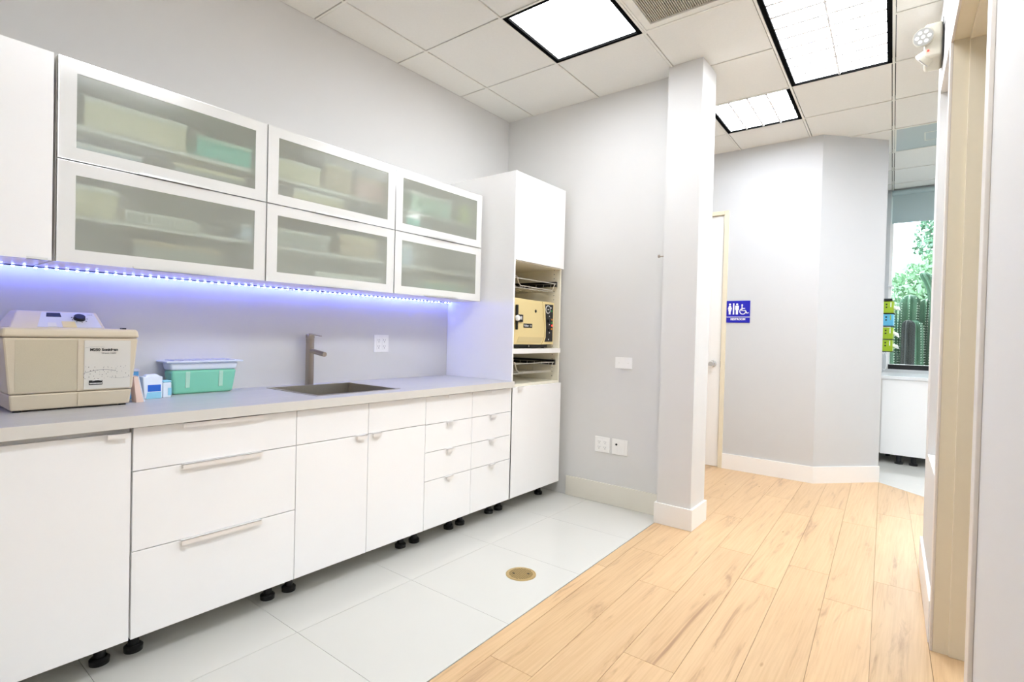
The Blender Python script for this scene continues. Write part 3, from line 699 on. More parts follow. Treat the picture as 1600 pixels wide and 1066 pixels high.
def stroke(mb, pts, w):
    for (y0, z0), (y1, z1) in zip(pts[:-1], pts[1:]):
        p = [on_label(y0, z0 - w), on_label(y1, z1 - w), on_label(y1, z1 + w), on_label(y0, z0 + w)]
        mb.add([(a - 0.0006, b, c) for a, b, c in p] + p, [(4, 5, 6, 7), (0, 3, 2, 1)])
stroke(sw, [(-0.073 + 0.0095 * i, 1.026 + 0.0115 * math.sin(i / 10 * 2.6)) for i in range(11)], 0.0007)
stroke(sw, [(-0.072 + 0.006 * i, 1.119 + 0.0045 * math.sin(i / 10 * 2.6)) for i in range(11)], 0.0003)
stroke(sw, [(0.004 + 0.0066 * i, 1.008 - 0.004 * math.sin(i / 10 * 3.0)) for i in range(11)], 0.0003)
part(sw, 'printed_curve', 'ink_grey', lab, cl)
dots = MB(); random.seed(3)
for i in range(11):
    for j in range(7):
        if random.random() < 0.72:
            y = -0.070 + i * 0.0137 + random.uniform(-0.004, 0.004); z = 1.006 + j * 0.0072 + random.uniform(-0.0025, 0.0025)
            if y > 0.069: continue
            s_ = random.uniform(0.0006, 0.0012); stroke(dots, [(y - s_, z), (y + s_, z)], s_)
tag(part(dots, 'printed_dots', 'ink', lab, cl), kind='stuff')
lg = part(face(-0.058, -0.017, 0.981, 0.998, 0.0012, 0.0018), 'logo_block', 'ink', lab, cl)
lw = MB()
for (y0, z0), (y1, z1) in zip([(-0.048, 0.9945), (-0.040, 0.9975), (-0.030, 0.9985)], [(-0.040, 0.9975), (-0.030, 0.9985), (-0.019, 0.9955)]):
    lw.add([(fxz(z0) + 0.0021, y0, z0), (fxz(z1) + 0.0021, y1, z1), (fxz(z1) + 0.0021, y1, z1 + 0.0016), (fxz(z0) + 0.0021, y0, z0 + 0.0012)], [(0, 1, 2, 3)])
for q in range(9): lw.add([(fxz(0.985) + 0.0021, -0.0555 + q*0.0042, 0.985), (fxz(0.985) + 0.0021, -0.0525 + q*0.0042, 0.985), (fxz(0.985) + 0.0021, -0.0525 + q*0.0042, 0.9885), (fxz(0.985) + 0.0021, -0.0555 + q*0.0042, 0.9885)], [(0, 1, 2, 3)])
part(lw, 'logo_print', 'print_white', lg, cl)
# console behind the tank, sloping face toward the front
CX0, CZ0, CX1, CZ1 = 0.245, 1.189, 0.150, 1.252
con = MB().hexa([(0.075, -0.275, CZ0), (CX0, -0.262, CZ0), (CX0, 0.018, CZ0), (0.075, 0.045, CZ0), (0.085, -0.235, CZ1), (CX1, -0.226, CZ1), (CX1, 0.010, CZ1), (0.085, 0.02, CZ1)])
cons = part(con, 'console', 'beige_plastic', cl, bevel=0.004)
e0 = Vector((CX0, 0, CZ0)); ed = (Vector((CX1, 0, CZ1)) - e0); en = Vector((-ed.z, 0, ed.x)); en = Vector((abs(ed.z), 0, abs(ed.x))).normalized()
def cp(y, t_, d): p = e0 + ed * t_ + en * d; return (p.x, y, p.z)
def cface(y00, y01, y10, y11, t0, t1_, d0, d1_): return MB().hexa([cp(y00,t0,d0), cp(y01,t0,d0), cp(y01,t0,d1_), cp(y00,t0,d1_), cp(y10,t1_,d0), cp(y11,t1_,d0), cp(y11,t1_,d1_), cp(y10,t1_,d1_)])
cpan = part(cface(-0.185, 0.008, -0.158, 0.0, 0.06, 0.95, 0.0, 0.0012), 'control_panel', 'panel_lilac', cons, cl)
part(cface(-0.150, -0.105, -0.145, -0.105, 0.66, 0.90, 0.0012, 0.0018), 'logo_block', 'ink', cpan, cl)
part(cface(-0.155, -0.128, -0.152, -0.128, 0.08, 0.30, 0.0012, 0.0018), 'switch_plate', 'label_grey', cpan, cl)
part(cface(-0.112, -0.070, -0.110, -0.070, 0.05, 0.40, 0.0012, 0.0020), 'sticker', 'yellow_sticker', cpan, cl)
kc = Vector(cp(-0.052, 0.58, 0.0012)); knob = MB().cyl(kc, kc + en * 0.012, 0.019, 0.017, n=20)
for q in range(9):
    a_ = q / 9 * 2 * math.pi; dd = Vector((0, math.cos(a_), 0)) * 0.024 + ed.normalized() * math.sin(a_) * 0.024
    knob.cyl(kc + dd, kc + dd + en * 0.0006, 0.0022, n=6)
part(knob, 'knob', 'black_plastic', cpan, cl, smooth=True)
text('lettering', 'MINUTES', 0.006, cp(-0.022, 0.82, 0.0016), (0, 1, 0), ed, 'ink_grey', cpan, cl, width=0.016)
part(bx(0.28, 0.31, 0.055, 0.068, 1.1895, 1.195), 'lid_clip', 'black_plastic', cl)

# green tub
tb = empty('storage_tub', (0.08, 0.43, CZ)); tag(tb, 'translucent plastic tub filled with green packs on the worktop', 'tub')
part(taper(0.045, 0.118, 0.305, 0.566, CZ, 0.036, 0.128, 0.292, 0.580, 1.006), 'green_contents', 'tub_green', tb, bevel=0.012, seg=3)
part(MB().hexa([(0.036,0.292,1.0065),(0.128,0.292,1.0065),(0.128,0.580,1.0065),(0.036,0.580,1.0065),(0.032,0.286,1.042),(0.132,0.286,1.042),(0.132,0.586,1.042),(0.032,0.586,1.042)]), 'upper_wall', 'frosted_tub', tb, bevel=0.010, seg=3)
part(bx(0.020, 0.146, 0.268, 0.603, 1.042, 1.050), 'lid', 'frosted_tub', tb, bevel=0.003)
lr = MB()
for q in range(7): lr.box(0.030, 0.136, 0.30 + q * 0.04, 0.326 + q * 0.04, 1.050, 1.0535)
part(lr, 'lid_ridge', 'lilac_lid', tb)
for yy in (0.352, 0.497):
    part(MB().hexa([(0.1185, yy, 0.925), (0.1245, yy, 0.925), (0.1245, yy + 0.019, 0.925), (0.1185, yy + 0.019, 0.925), (0.124, yy, 1.000), (0.1295, yy, 1.000), (0.1295, yy + 0.019, 1.000), (0.124, yy + 0.019, 1.000)]), 'rib', 'pale_green', tb, bevel=0.002)

# wrapped packs and a leaning pad
pk = empty('wrapped_pack', (0.19, 0.20, CZ)); tag(pk, 'white wrapped pack with a dark blue label beside the green tub', 'pack')
pbody = part(taper(0.155, 0.205, 0.165, 0.232, CZ, 0.150, 0.202, 0.160, 0.234, 0.990), 'body', 'pack_white', pk, bevel=0.004)
part(bx(0.2035, 0.2055, 0.178, 0.226, 0.927, 0.955), 'label', 'pack_blue', pk)
part(MB().hexa([(0.205,0.172,0.897),(0.2065,0.172,0.897),(0.2065,0.228,0.897),(0.205,0.228,0.897),(0.2045,0.176,0.924),(0.206,0.176,0.924),(0.206,0.228,0.924),(0.2045,0.228,0.924)]), 'stripe', 'pack_cyan', pk)
part(MB().hexa([(0.155,0.17,0.990),(0.198,0.17,0.990),(0.198,0.226,0.990),(0.155,0.226,0.990),(0.165,0.178,0.999),(0.185,0.178,0.999),(0.185,0.218,0.999),(0.165,0.218,0.999)]), 'folded_top', 'pack_white', pk, bevel=0.003)
pk2 = empty('wrapped_pack', (0.18, 0.25, CZ)); tag(pk2, 'small white and cyan pack between the labelled pack and the tub', 'pack')
part(bx(0.150, 0.198, 0.2365, 0.270, CZ, 0.962), 'body', 'pack_white', pk2, bevel=0.004)
part(bx(0.1985, 0.2000, 0.256, 0.2695, 0.906, 0.938), 'label', 'pack_cyan', pk2)
part(bx(0.150, 0.198, 0.2365, 0.270, 0.9622, 0.970), 'cap', 'pack_cyan', pk2, bevel=0.003)
bb = empty('blue_case', (0.16, 0.14, CZ)); tag(bb, 'clear blue plastic case behind the leaning pink pad', 'case')
part(bx(0.115, 0.165, 0.112, 0.157, CZ, 1.012), 'body', 'blue_plastic', bb, bevel=0.003)
part(bx(0.112, 0.168, 0.109, 0.159, 1.012, 1.021), 'lid', 'lilac_lid', bb, bevel=0.002)
pp = empty('paper_pad', (0.27, 0.13, CZ)); tag(pp, 'pale pink pad leaning against the beige cleaner', 'pad')
part(MB().hexa([(0.235,0.112,CZ),(0.288,0.112,CZ),(0.288,0.138,CZ),(0.235,0.138,CZ),(0.235,0.102,1.000),(0.288,0.102,1.000),(0.288,0.116,1.000),(0.235,0.116,1.000)]), 'pages', 'pink_paper', pp)
part(MB().hexa([(0.235,0.1384,CZ),(0.288,0.1384,CZ),(0.288,0.1415,CZ),(0.235,0.1415,CZ),(0.235,0.1164,1.002),(0.288,0.1164,1.002),(0.288,0.1195,1.002),(0.235,0.1195,1.002)]), 'cover', 'pack_white', pp)

# ================================================================== TALL CABINET CONTENTS
# autoclave
AX = 0.600; AZ = 1.110; dy = 0.024
ac = empty('autoclave', (0.40, 2.42, AZ)); tag(ac, 'cream yellow tabletop sterilizer with a black control panel in the tall cabinet', 'sterilizer')
part(bx(0.12, AX - 0.035, 2.175, 2.700, 1.138, 1.455), 'body', 'clave_side', ac, bevel=0.008)
part(bx(0.14, AX - 0.05, 2.185, 2.66, AZ + 0.004, 1.1375), 'base', 'black_plastic', ac)
for y in (2.20, 2.64):
    for x in (0.17, 0.52): part(MB().cyl((x, y, AZ), (x, y, AZ + 0.006), 0.014, n=12), 'foot', 'black_plastic', ac)
part(MB().cyl((AX - 0.048, 2.42, AZ + 0.016), (AX - 0.044, 2.42, AZ + 0.016), 0.006, n=12), 'screw', 'chrome', ac)
dpoly = [(2.168, 1.140), (2.512, 1.137), (2.548, 1.188), (2.548, 1.262), (2.515, 1.447), (2.178, 1.457)]
dr = part(MB().prism(dpoly, AX - 0.034, AX, 'x'), 'door', 'clave_yellow', ac, bevel=0.006)
part(MB().prism([(2.215, 1.150), (2.500, 1.148), (2.532, 1.190), (2.238, 1.192)], AX, AX + 0.002, 'x'), 'lower_bevel', 'clave_side', dr, ac)
side = part(MB().prism([(2.520, 1.138), (2.672, 1.140), (2.672, 1.448), (2.524, 1.448), (2.5565, 1.262), (2.5565, 1.186)], AX - 0.034, AX - 0.004, 'x'), 'control_housing', 'clave_yellow', ac, bevel=0.003)
cpn = part(MB().prism([(2.556, 1.158), (2.658, 1.160), (2.658, 1.432), (2.554, 1.432), (2.572, 1.262), (2.572, 1.190)], AX - 0.004, AX - 0.002, 'x'), 'control_panel', 'black_plastic', side, ac)
def disc(y, z, r, m, nm, x=AX - 0.002, d=0.003, par=None, ri=None):
    mb = MB()
    if ri: mb.lathe([(ri, 0), (r, 0), (r, d), (ri, d)], (x, y, z), 24, 'x')
    else: mb.cyl((x, y, z), (x + d, y, z), r, n=20)
    return part(mb, nm, m, par or side, ac, smooth=bool(ri))
gz = disc(2.588, 1.395, 0.030, 'print_white', 'gauge_ring', par=side)
disc(2.588, 1.395, 0.025, 'black_plastic', 'gauge_face', x=AX + 0.001, d=0.001)
part(bx(AX + 0.002, AX + 0.0025, 2.578, 2.598, 1.392, 1.397), 'gauge_mark', 'print_white', side, ac)
for y, z, m in ((2.640, 1.322, 'amber_lens'), (2.645, 1.278, 'red_lens'), (2.640, 1.252, 'amber_lens'), (2.640, 1.30, 'green_lens'), (2.636, 1.385, 'green_lens')): disc(y, z, 0.0065, m, 'indicator')
for y, z in ((2.610, 1.345), (2.612, 1.285), (2.615, 1.225), (2.605, 1.175), (2.628, 1.408)): disc(y, z, 0.005, 'print_white', 'panel_mark', d=0.001)
disc(2.600, 1.312, 0.014, 'black_plastic', 'dial', d=0.012); disc(2.606, 1.245, 0.012, 'black_plastic', 'dial', d=0.012)
disc(2.432, 1.375, 0.011, 'ink', 'door_window', x=AX, d=0.0015, par=dr)
part(bx(AX, AX + 0.012, 2.205, 2.272, 1.293, 1.343), 'latch_block', 'black_plastic', dr, ac, bevel=0.003)
part(bx(AX + 0.012, AX + 0.020, 2.232, 2.250, 1.308, 1.332), 'latch_tongue', 'chrome', dr, ac, bevel=0.002)
part(bx(AX + 0.004, AX + 0.020, 2.190, 2.206, 1.335, 1.408), 'handle_bar', 'black_plastic', dr, ac, bevel=0.003)
part(bx(AX + 0.004, AX + 0.020, 2.193, 2.206, 1.240, 1.300), 'handle_bar', 'black_plastic', dr, ac, bevel=0.003)
part(MB().lathe([(0.006, AX + 0.002), (0.017, AX + 0.008), (0.021, AX + 0.020), (0.016, AX + 0.030), (0.004, AX + 0.033)], (0, 2.198, 1.318), 16, 'x'), 'latch_knob', 'plastic_white', dr, ac, smooth=True)
np_ = part(bx(AX, AX + 0.0015, 2.290, 2.392, 1.255, 1.284), 'name_plate', 'ink', dr, ac)
text('lettering', 'Validator', 0.021, (AX + 0.0018, 2.295, 1.263), (0, 1, 0), (0, 0, 1), 'print_white', np_, ac, width=0.056)
text('lettering', '10', 0.018, (AX + 0.0018, 2.366, 1.263), (0, 1, 0), (0, 0, 1), 'label_grey', np_, ac, width=0.018)

# wire pull-out baskets
def basket(label, z, zr):
    root = empty('wire_basket', (0.35, 2.44, z)); tag(root, label, 'basket', 'wire pull-out baskets in the tall cabinet')
    x0, x1, y0, y1 = 0.10, 0.590, 2.175, 2.690
    part(bx(0.06, 0.585, 2.7015, 2.725, zr - 0.020, zr + 0.018), 'rail', 'black_plastic', root)
    part(bx(0.06, 0.585, 2.150, 2.172, zr - 0.020, zr + 0.018), 'rail', 'black_plastic', root)
    part(MB().tube([(x0, y0, zr), (x1, y0, zr), (x1, y1 + 0.008, zr), (x0, y1 + 0.008, zr), (x0, y0, zr)], 0.0035, 6), 'top_rim', 'wire', root, smooth=True)
    part(MB().tube([(x0, y0 + 0.02, z), (x1 - 0.01, y0 + 0.02, z), (x1 - 0.01, y1 - 0.01, z), (x0, y1 - 0.01, z), (x0, y0 + 0.02, z)], 0.003, 6), 'bottom_rim', 'wire', root, smooth=True)
    fr = [(x1, y0, zr), (x1 + 0.004, y0 + 0.012, zr + 0.012), (x1 + 0.005, y0 + 0.035, zr + 0.010), (x1 + 0.004, y0 + 0.055, z + 0.03), (x1 + 0.003, y0 + 0.085, z + 0.012), (x1, y1 - 0.04, z + 0.010), (x1, y1 - 0.008, zr - 0.005)]
    part(MB().tube(fr, 0.0035, 6), 'front_wire', 'wire', root, smooth=True)
    for k in range(9):
        yy = y0 + 0.03 + k * 0.056
        part(MB().tube([(x0, yy, zr), (x0 + 0.004, yy, z - 0.003), (x1 - 0.008, yy, z - 0.003), (x1 - 0.004, yy, z + 0.011)], 0.0018, 5), 'wire', 'wire', root)
    for k in range(7):
        xx = x0 + 0.04 + k * 0.068
        part(MB().tube([(xx, y0, zr), (xx, y0 + 0.02, z), (xx, y1 - 0.01, z), (xx, y1 + 0.006, zr)], 0.0018, 5), 'wire', 'wire', root)
basket('wire basket above the yellow sterilizer', 1.530, 1.592)
basket('wire basket below the yellow sterilizer', 0.935, 1.005)

# ================================================================== WALL PLATES, SIGN, HOOK
def receptacles(root, pts, org, nd):
    pass
def plate_x(label, y0, y1, z0, z1):   # on the left wall, facing +x
    root = empty('wall_outlet', (XW, (y0+y1)/2, z0)); tag(root, label, 'outlet')
    pl = part(bx(XW, XW + 0.006, y0, y1, z0, z1), 'plate', 'plastic_white', root, bevel=0.002)
    for yy in (y0 + (y1-y0)*0.31, y0 + (y1-y0)*0.69):
        part(bx(XW + 0.006, XW + 0.008, yy - 0.017, yy + 0.017, z0 + 0.018, z1 - 0.018), 'receptacle', 'plastic_white', root, bevel=0.001)
        for zz_ in (z0 + 0.036, z0 + 0.076):
            part(bx(XW + 0.008, XW + 0.0084, yy - 0.008, yy - 0.0055, zz_ - 0.001, zz_ + 0.007), 'slot', 'ink_grey', root)
            part(bx(XW + 0.008, XW + 0.0084, yy + 0.0055, yy + 0.008, zz_ - 0.001, zz_ + 0.007), 'slot', 'ink_grey', root)
            part(MB().cyl((XW + 0.008, yy, zz_ - 0.009), (XW + 0.0085, yy, zz_ - 0.009), 0.003, n=8), 'slot', 'ink_grey', root)
plate_x('white double wall outlet between the faucet and the tall cabinet', 1.481, 1.596, 1.071, 1.183)
def plate_y(name, label, cat, x0, x1, z0, z1, kind):
    root = empty(name, ((x0+x1)/2, YB, z0)); tag(root, label, cat)
    part(bx(x0, x1, YB - 0.006, YB, z0, z1), 'plate', 'plastic_white', root, bevel=0.002)
    xs = (x0 + (x1-x0)*0.30, x0 + (x1-x0)*0.70)
    if kind == 'outlet':
        for xx in xs:
            part(bx(xx - 0.017, xx + 0.017, YB - 0.008, YB - 0.006, z0 + 0.018, z1 - 0.018), 'receptacle', 'plastic_white', root, bevel=0.001)
            for zz_ in (z0 + 0.036, z0 + 0.074):
                for d in (-0.0068, 0.0068): part(bx(xx + d - 0.0012, xx + d + 0.0012, YB - 0.0084, YB - 0.008, zz_ - 0.001, zz_ + 0.007), 'slot', 'ink_grey', root)
                part(MB().cyl((xx, YB - 0.008, zz_ - 0.009), (xx, YB - 0.0085, zz_ - 0.009), 0.003, n=8), 'slot', 'ink_grey', root)
    elif kind == 'data':
        part(bx(xs[1] - 0.016, xs[1] + 0.016, YB - 0.0085, YB - 0.006, z0 + 0.016, z1 - 0.016), 'rocker', 'plastic_white', root, bevel=0.001)
        part(bx(xs[0] - 0.016, xs[0] + 0.016, YB - 0.0075, YB - 0.006, z0 + 0.016, z1 - 0.016), 'insert', 'plastic_white', root, bevel=0.001)
        part(MB().cyl((xs[0], YB - 0.0075, z1 - 0.038), (xs[0], YB - 0.011, z1 - 0.038), 0.0075, n=14), 'jack', 'ink', root)
    else:
        for xx in (x0 + 0.030, x1 - 0.030): part(MB().cyl((xx, YB - 0.006, (z0+z1)/2), (xx, YB - 0.0072, (z0+z1)/2), 0.003, n=8), 'screw', 'label_grey', root)
plate_y('blank_plate', 'blank white wall plate halfway up the back wall', 'wall plate', 1.046, 1.177, 0.983, 1.063, 'blank')
plate_y('wall_outlet', 'white double outlet low on the back wall', 'outlet', 0.901, 1.019, 0.367, 0.478, 'outlet')
plate_y('data_plate', 'white wall plate with one black jack low on the back wall', 'wall plate', 1.038, 1.158, 0.367, 0.478, 'data')

hk = empty('wall_hook', (1.42, 2.72, 1.745)); tag(hk, 'tiny metal peg sticking out of the column', 'hook')
part(MB().cyl((1.433, 2.72, 1.745), (1.388, 2.72, 1.745), 0.0045, n=10), 'peg', 'nickel', hk, smooth=True)
part(MB().cyl((1.390, 2.72, 1.747), (1.379, 2.72, 1.747), 0.010, n=12), 'tip', 'nickel', hk, smooth=True)

# restroom sign
sg = empty('restroom_sign', (1.42, 4.504, 1.364)); tag(sg, 'square blue restroom sign with white figures', 'sign')
sx0, sx1, sz0, sz1 = 1.315, 1.521, 1.364, 1.567; SYF = 4.4975
part(bx(sx0, sx1, SYF + 0.0005, 4.504, sz0, sz1), 'panel', 'sign_blue', sg, bevel=0.001)
def sp_(u, v): return (sx0 + (sx1 - sx0) * u, sz0 + (sz1 - sz0) * v)
def sg_poly(name, polys, circ=()):
    mb = MB()
    for p in polys: mb.prism([sp_(*q) for q in p], SYF - 0.0012, SYF + 0.0006, 'y')
    for (u, v, r_) in circ:
        c = sp_(u, v); mb.cyl((c[0], SYF + 0.0006, c[1]), (c[0], SYF - 0.0012, c[1]), r_ * (sx1 - sx0), n=18)
    return part(mb, name, 'print_white', sg)
sg_poly('woman_figure', [[(0.105,0.775),(0.185,0.775),(0.235,0.62),(0.205,0.60),(0.185,0.655),(0.215,0.53),(0.075,0.53),(0.105,0.655),(0.085,0.60),(0.055,0.62)], [(0.10,0.53),(0.185,0.53),(0.18,0.375),(0.105,0.375)]], [(0.145,0.835,0.045)])
sg_poly('divider_bar', [[(0.275,0.375),(0.335,0.375),(0.335,0.885),(0.275,0.885)]])
sg_poly('man_figure', [[(0.375,0.775),(0.53,0.775),(0.53,0.59),(0.50,0.57),(0.495,0.375),(0.405,0.375),(0.405,0.57),(0.375,0.59)]], [(0.453,0.835,0.045)])
wc = MB(); c0 = Vector(sp_(0.70, 0.515)); R0 = 0.125; pts = []
for q in range(23):
    a_ = math.radians(118 + q * 10.4); pts.append((c0.x + math.cos(a_) * R0 * 0.206, SYF - 0.0006, c0.y + math.sin(a_) * R0 * 0.206))
wc.tube(pts, 0.0042, 6)
def S3(u, v): a, b = sp_(u, v); return (a, SYF - 0.0006, b)
wc.tube([S3(0.665, 0.78), S3(0.66, 0.55), S3(0.81, 0.55), S3(0.875, 0.43), S3(0.945, 0.455)], 0.0050, 6); wc.tube([S3(0.66, 0.645), S3(0.79, 0.645)], 0.004, 6)
c1_ = S3(0.665, 0.80); wc.cyl((c1_[0], SYF + 0.0005, c1_[2]), (c1_[0], SYF - 0.0012, c1_[2]), 0.008, n=14)
part(wc, 'wheelchair_figure', 'print_white', sg)
sg_poly('rule', [[(0.0,0.245),(1.0,0.245),(1.0,0.27),(0.0,0.27)]])
text('lettering', 'RESTROOM', 0.026, (*[(sx0 + sx1) / 2], SYF - 0.0002, sz0 + 0.024), (1, 0, 0), (0, 0, 1), 'print_white', sg, sg, width=0.128, bold=0.0008, center=True)

# floor drain
fd = empty('floor_drain', (1.216, 1.497, 0)); tag(fd, 'round brass cleanout cover set in the pale floor tile', 'drain cover')
part(MB().lathe([(0.0765, 0.0), (0.0765, 0.0022), (0.072, 0.0028), (0.071, 0.0016)], (1.216, 1.497, 0), 40), 'rim', 'brass', fd, smooth=True)
part(MB().cyl((1.216, 1.497, 0.0012), (1.216, 1.497, 0.0026), 0.0705, n=40), 'cover', 'brass', fd)
for k in range(15):
    off = -0.056 + k * 0.008; hl = math.sqrt(max(0.0, 0.060 ** 2 - off ** 2))
    if hl < 0.01: continue
    part(bx(1.216 - hl, 1.216 + hl, 1.497 + off - 0.0014, 1.497 + off + 0.0014, 0.0026, 0.0034), 'tread_line', 'brass_dark', fd)
for a_ in (-1, 1): part(bx(1.216 + a_*0.030 - 0.006, 1.216 + a_*0.030 + 0.006, 1.497 + a_*0.022 - 0.004, 1.497 + a_*0.022 + 0.004, 0.0034, 0.0042), 'lift_slot', 'ink', fd)

# ================================================================== CEILING FIXTURES
def cell(i0, i1, j0, j1):
    y0, y1 = GY[j0] + 0.0085, GY[j1] - 0.0085
    return [(gx(i0, y0) + 0.0085, y0), (gx(i1, y0) - 0.0085, y0), (gx(i1, y1) - 0.0085, y1), (gx(i0, y1) + 0.0085, y1)]
def lerp(a, b, t): return (a[0] + (b[0]-a[0]) * t, a[1] + (b[1]-a[1]) * t)
def quad_ring(mb, c, inset0, inset1, z0, z1, iy=None):
    cx = sum(p[0] for p in c) / 4; cy = sum(p[1] for p in c) / 4
    def ins(p, d, e=None): e = d if e is None else e; return (p[0] + (d if p[0] < cx else -d), p[1] + (e if p[1] < cy else -e))
    o = [ins(p, inset0) for p in c]; i = [ins(p, inset1, iy) for p in c]
    vs = [(*p, z0) for p in o] + [(*p, z0) for p in i] + [(*p, z1) for p in o] + [(*p, z1) for p in i]; fs = []
    for k in range(4):
        j = (k+1) % 4; fs += [(k, 4+k, 4+j, j), (8+k, 8+j, 12+j, 12+k), (k, j, 8+j, 8+k), (4+k, 12+k, 12+j, 4+j)]
    mb.add(vs, fs); return i
def troffer(label, i0, i1, j0, j1, nl=0, nc=0, depth=0.014, blade=0.003, ix=0.024, iy=0.009):
    c = cell(i0, i1, j0, j1); cx = sum(p[0] for p in c)/4; cy = sum(p[1] for p in c)/4
    root = empty('ceiling_light', (cx, cy, H)); tag(root, label, 'ceiling light', 'fluorescent ceiling panels')
    mb = MB(); i = quad_ring(mb, c, 0.0, ix, H - 0.001, H + depth + 0.01, iy); part(mb, 'frame', 'black_frame', root)
    part(MB().prism(i, H + depth, H + depth + 0.004), 'diffuser', 'lamp_glow', root)
    for k in range(1, nl + 1):
        a = lerp(i[0], i[1], k / (nl + 1)); b = lerp(i[3], i[2], k / (nl + 1)); w = 0.006
        part(MB().prism([(a[0]-w, a[1]), (a[0]+w, a[1]), (b[0]+w, b[1]), (b[0]-w, b[1])], H + depth - 2 * blade - 0.006, H + depth - blade - 0.006), 'louver_blade', 'louver', root)
    for k in range(1, nc + 1):
        a = lerp(i[0], i[3], k / (nc + 1)); b = lerp(i[1], i[2], k / (nc + 1)); w = 0.009
        part(MB().prism([(a[0], a[1]-w), (b[0], b[1]-w), (b[0], b[1]+w), (a[0], a[1]+w)], H + depth - blade - 0.004, H + depth - 0.004), 'louver_blade', 'louver', root)
    return root
troffer('square white ceiling light nearest the wall cabinets', 2, 3, 7, 8, iy=0.018)
troffer('long bright ceiling light at the top right of the picture', 4, 5, 8, 10, nl=1, nc=8)
troffer('square louvred ceiling light right behind the column', 3, 4, 10, 11, nl=3, nc=2, blade=0.004)
troffer('unseen long ceiling light added above the camera to brighten the near room', 4, 5, 4, 6)  # added panel out of view, fills the near end of the room
troffer('unseen long ceiling light added to brighten the side room beyond the door frame', 6, 7, 8, 10)  # invented panel out of view, lights the side room
troffer('unseen long ceiling light added to brighten the far window room', 7, 8, 12, 14)  # extra unseen panel put in to lift the far room
c = cell(5, 6, 12, 13); op = empty('unlit_light_panel', (c[0][0] + 0.3, c[0][1] + 0.3, H)); tag(op, 'unlit grey-blue ceiling panel in front of the far window', 'ceiling panel')
mb = MB(); i = quad_ring(mb, c, 0.0, 0.012, H - 0.001, H + 0.02); part(mb, 'frame', 'grid_metal', op); part(MB().prism(i, H + 0.002, H + 0.008), 'lens', 'off_panel', op)
part(MB().ring((i[0][0] + 0.18, i[0][0] + 0.42, i[0][1] + 0.2, i[0][1] + 0.42), (i[0][0] + 0.186, i[0][0] + 0.414, i[0][1] + 0.206, i[0][1] + 0.414), H, H + 0.003, 'z'), 'lens_outline', 'grid_metal', op)
c = cell(3, 4, 7, 8); av = empty('air_vent', (c[0][0] + 0.29, c[0][1] + 0.29, H)); tag(av, 'square ceiling air return with a tan pleated filter', 'vent')
mb = MB(); i = quad_ring(mb, c, 0.0, 0.012, H - 0.002, H + 0.02); part(mb, 'frame', 'grid_metal', av)
mb = MB(); i2 = quad_ring(mb, c, 0.0125, 0.055, H + 0.0005, H + 0.012); part(mb, 'border', 'grid_metal', av)
part(MB().prism(i2, H + 0.018, H + 0.024), 'filter', 'filter_tan', av)
for k in range(40):
    t_ = (k + 0.5) / 40; a = lerp(i2[0], i2[1], t_); b = lerp(i2[3], i2[2], t_)
    part(MB().prism([(a[0]-0.0035, a[1]), (a[0]+0.0035, a[1]), (b[0]+0.0035, b[1]), (b[0]-0.0035, b[1])], H + 0.008, H + 0.0178), 'slat', 'filter_tan', av)

# emergency light on the right wall
em = empty('emergency_light', (2.80, 2.72, 2.63)); tag(em, 'cream emergency light with round lamp heads high on the right wall', 'emergency light')
part(bx(2.745, 2.8175, 2.62, 2.80, 2.600, 2.765), 'housing', 'emerg_body', em, bevel=0.012, seg=3)
part(bx(2.8155, 2.8185, 2.61, 2.81, 2.59, 2.775), 'back_plate', 'black_plastic', em)
def head(cx, cy, cz, d, r):
    d = Vector(d).normalized(); c_ = Vector((cx, cy, cz)); h = part(MB().cyl(c_ - d * 0.035, c_, r * 0.75, r, n=24), 'lamp_head', 'emerg_body', em, smooth=True)
    part(MB().cyl(c_, c_ + d * 0.004, r * 0.90, r * 0.90, n=24), 'reflector', 'reflector', h, em)
    a = d.cross(Vector((0, 0, 1))).normalized(); b = d.cross(a)
    for q in range(7):
        o = Vector((0, 0, 0)) if q == 0 else (a * math.cos(q * math.pi / 3) + b * math.sin(q * math.pi / 3)) * r * 0.55
        part(MB().cyl(c_ + o + d * 0.004, c_ + o + d * 0.007, r * 0.2, r * 0.12, n=10), 'lens', 'print_white', h, em)
head(2.742, 2.605, 2.698, (-0.20, -1, -0.12), 0.044)
head(2.738, 2.66, 2.605, (-0.75, 0.25, -0.6), 0.040)
part(MB().cyl((2.762, 2.621, 2.632), (2.762, 2.616, 2.632), 0.0045, n=10), 'indicator', 'red_lens', em)

# ================================================================== FAR ROOM
fcab = empty('far_cabinet', (3.0, 6.1, 0)); tag(fcab, 'plain white cabinet on black legs below the far window', 'cabinet')
part(bx(2.41, 3.60, 5.922, 6.45, 0.094, 0.845), 'carcass', 'carcass_white', fcab)
part(bx(2.455, 2.86, 5.90, 5.92, 0.094, 0.846), 'door', 'gloss_white', fcab, bevel=0.001)
part(bx(2.863, 3.30, 5.90, 5.92, 0.094, 0.846), 'door', 'gloss_white', fcab, bevel=0.001)
for x in (2.609, 2.727, 3.2):
    mb = MB().cyl((x, 5.96, 0.02), (x, 5.96, 0.093), 0.022, n=14); mb.lathe([(0.036, 0), (0.036, 0.018), (0.026, 0.022)], (x, 5.96, 0), 16); mb.lathe([(0.034, 0.08), (0.034, 0.0935)], (x, 5.96, 0), 16)
    part(mb, 'leg', 'black_plastic', fcab, smooth=True)
for x in (2.5, 3.3): part(MB().cyl((x, 6.35, 0), (x, 6.35, 0.0935), 0.022, n=12), 'leg', 'black_plastic', fcab)
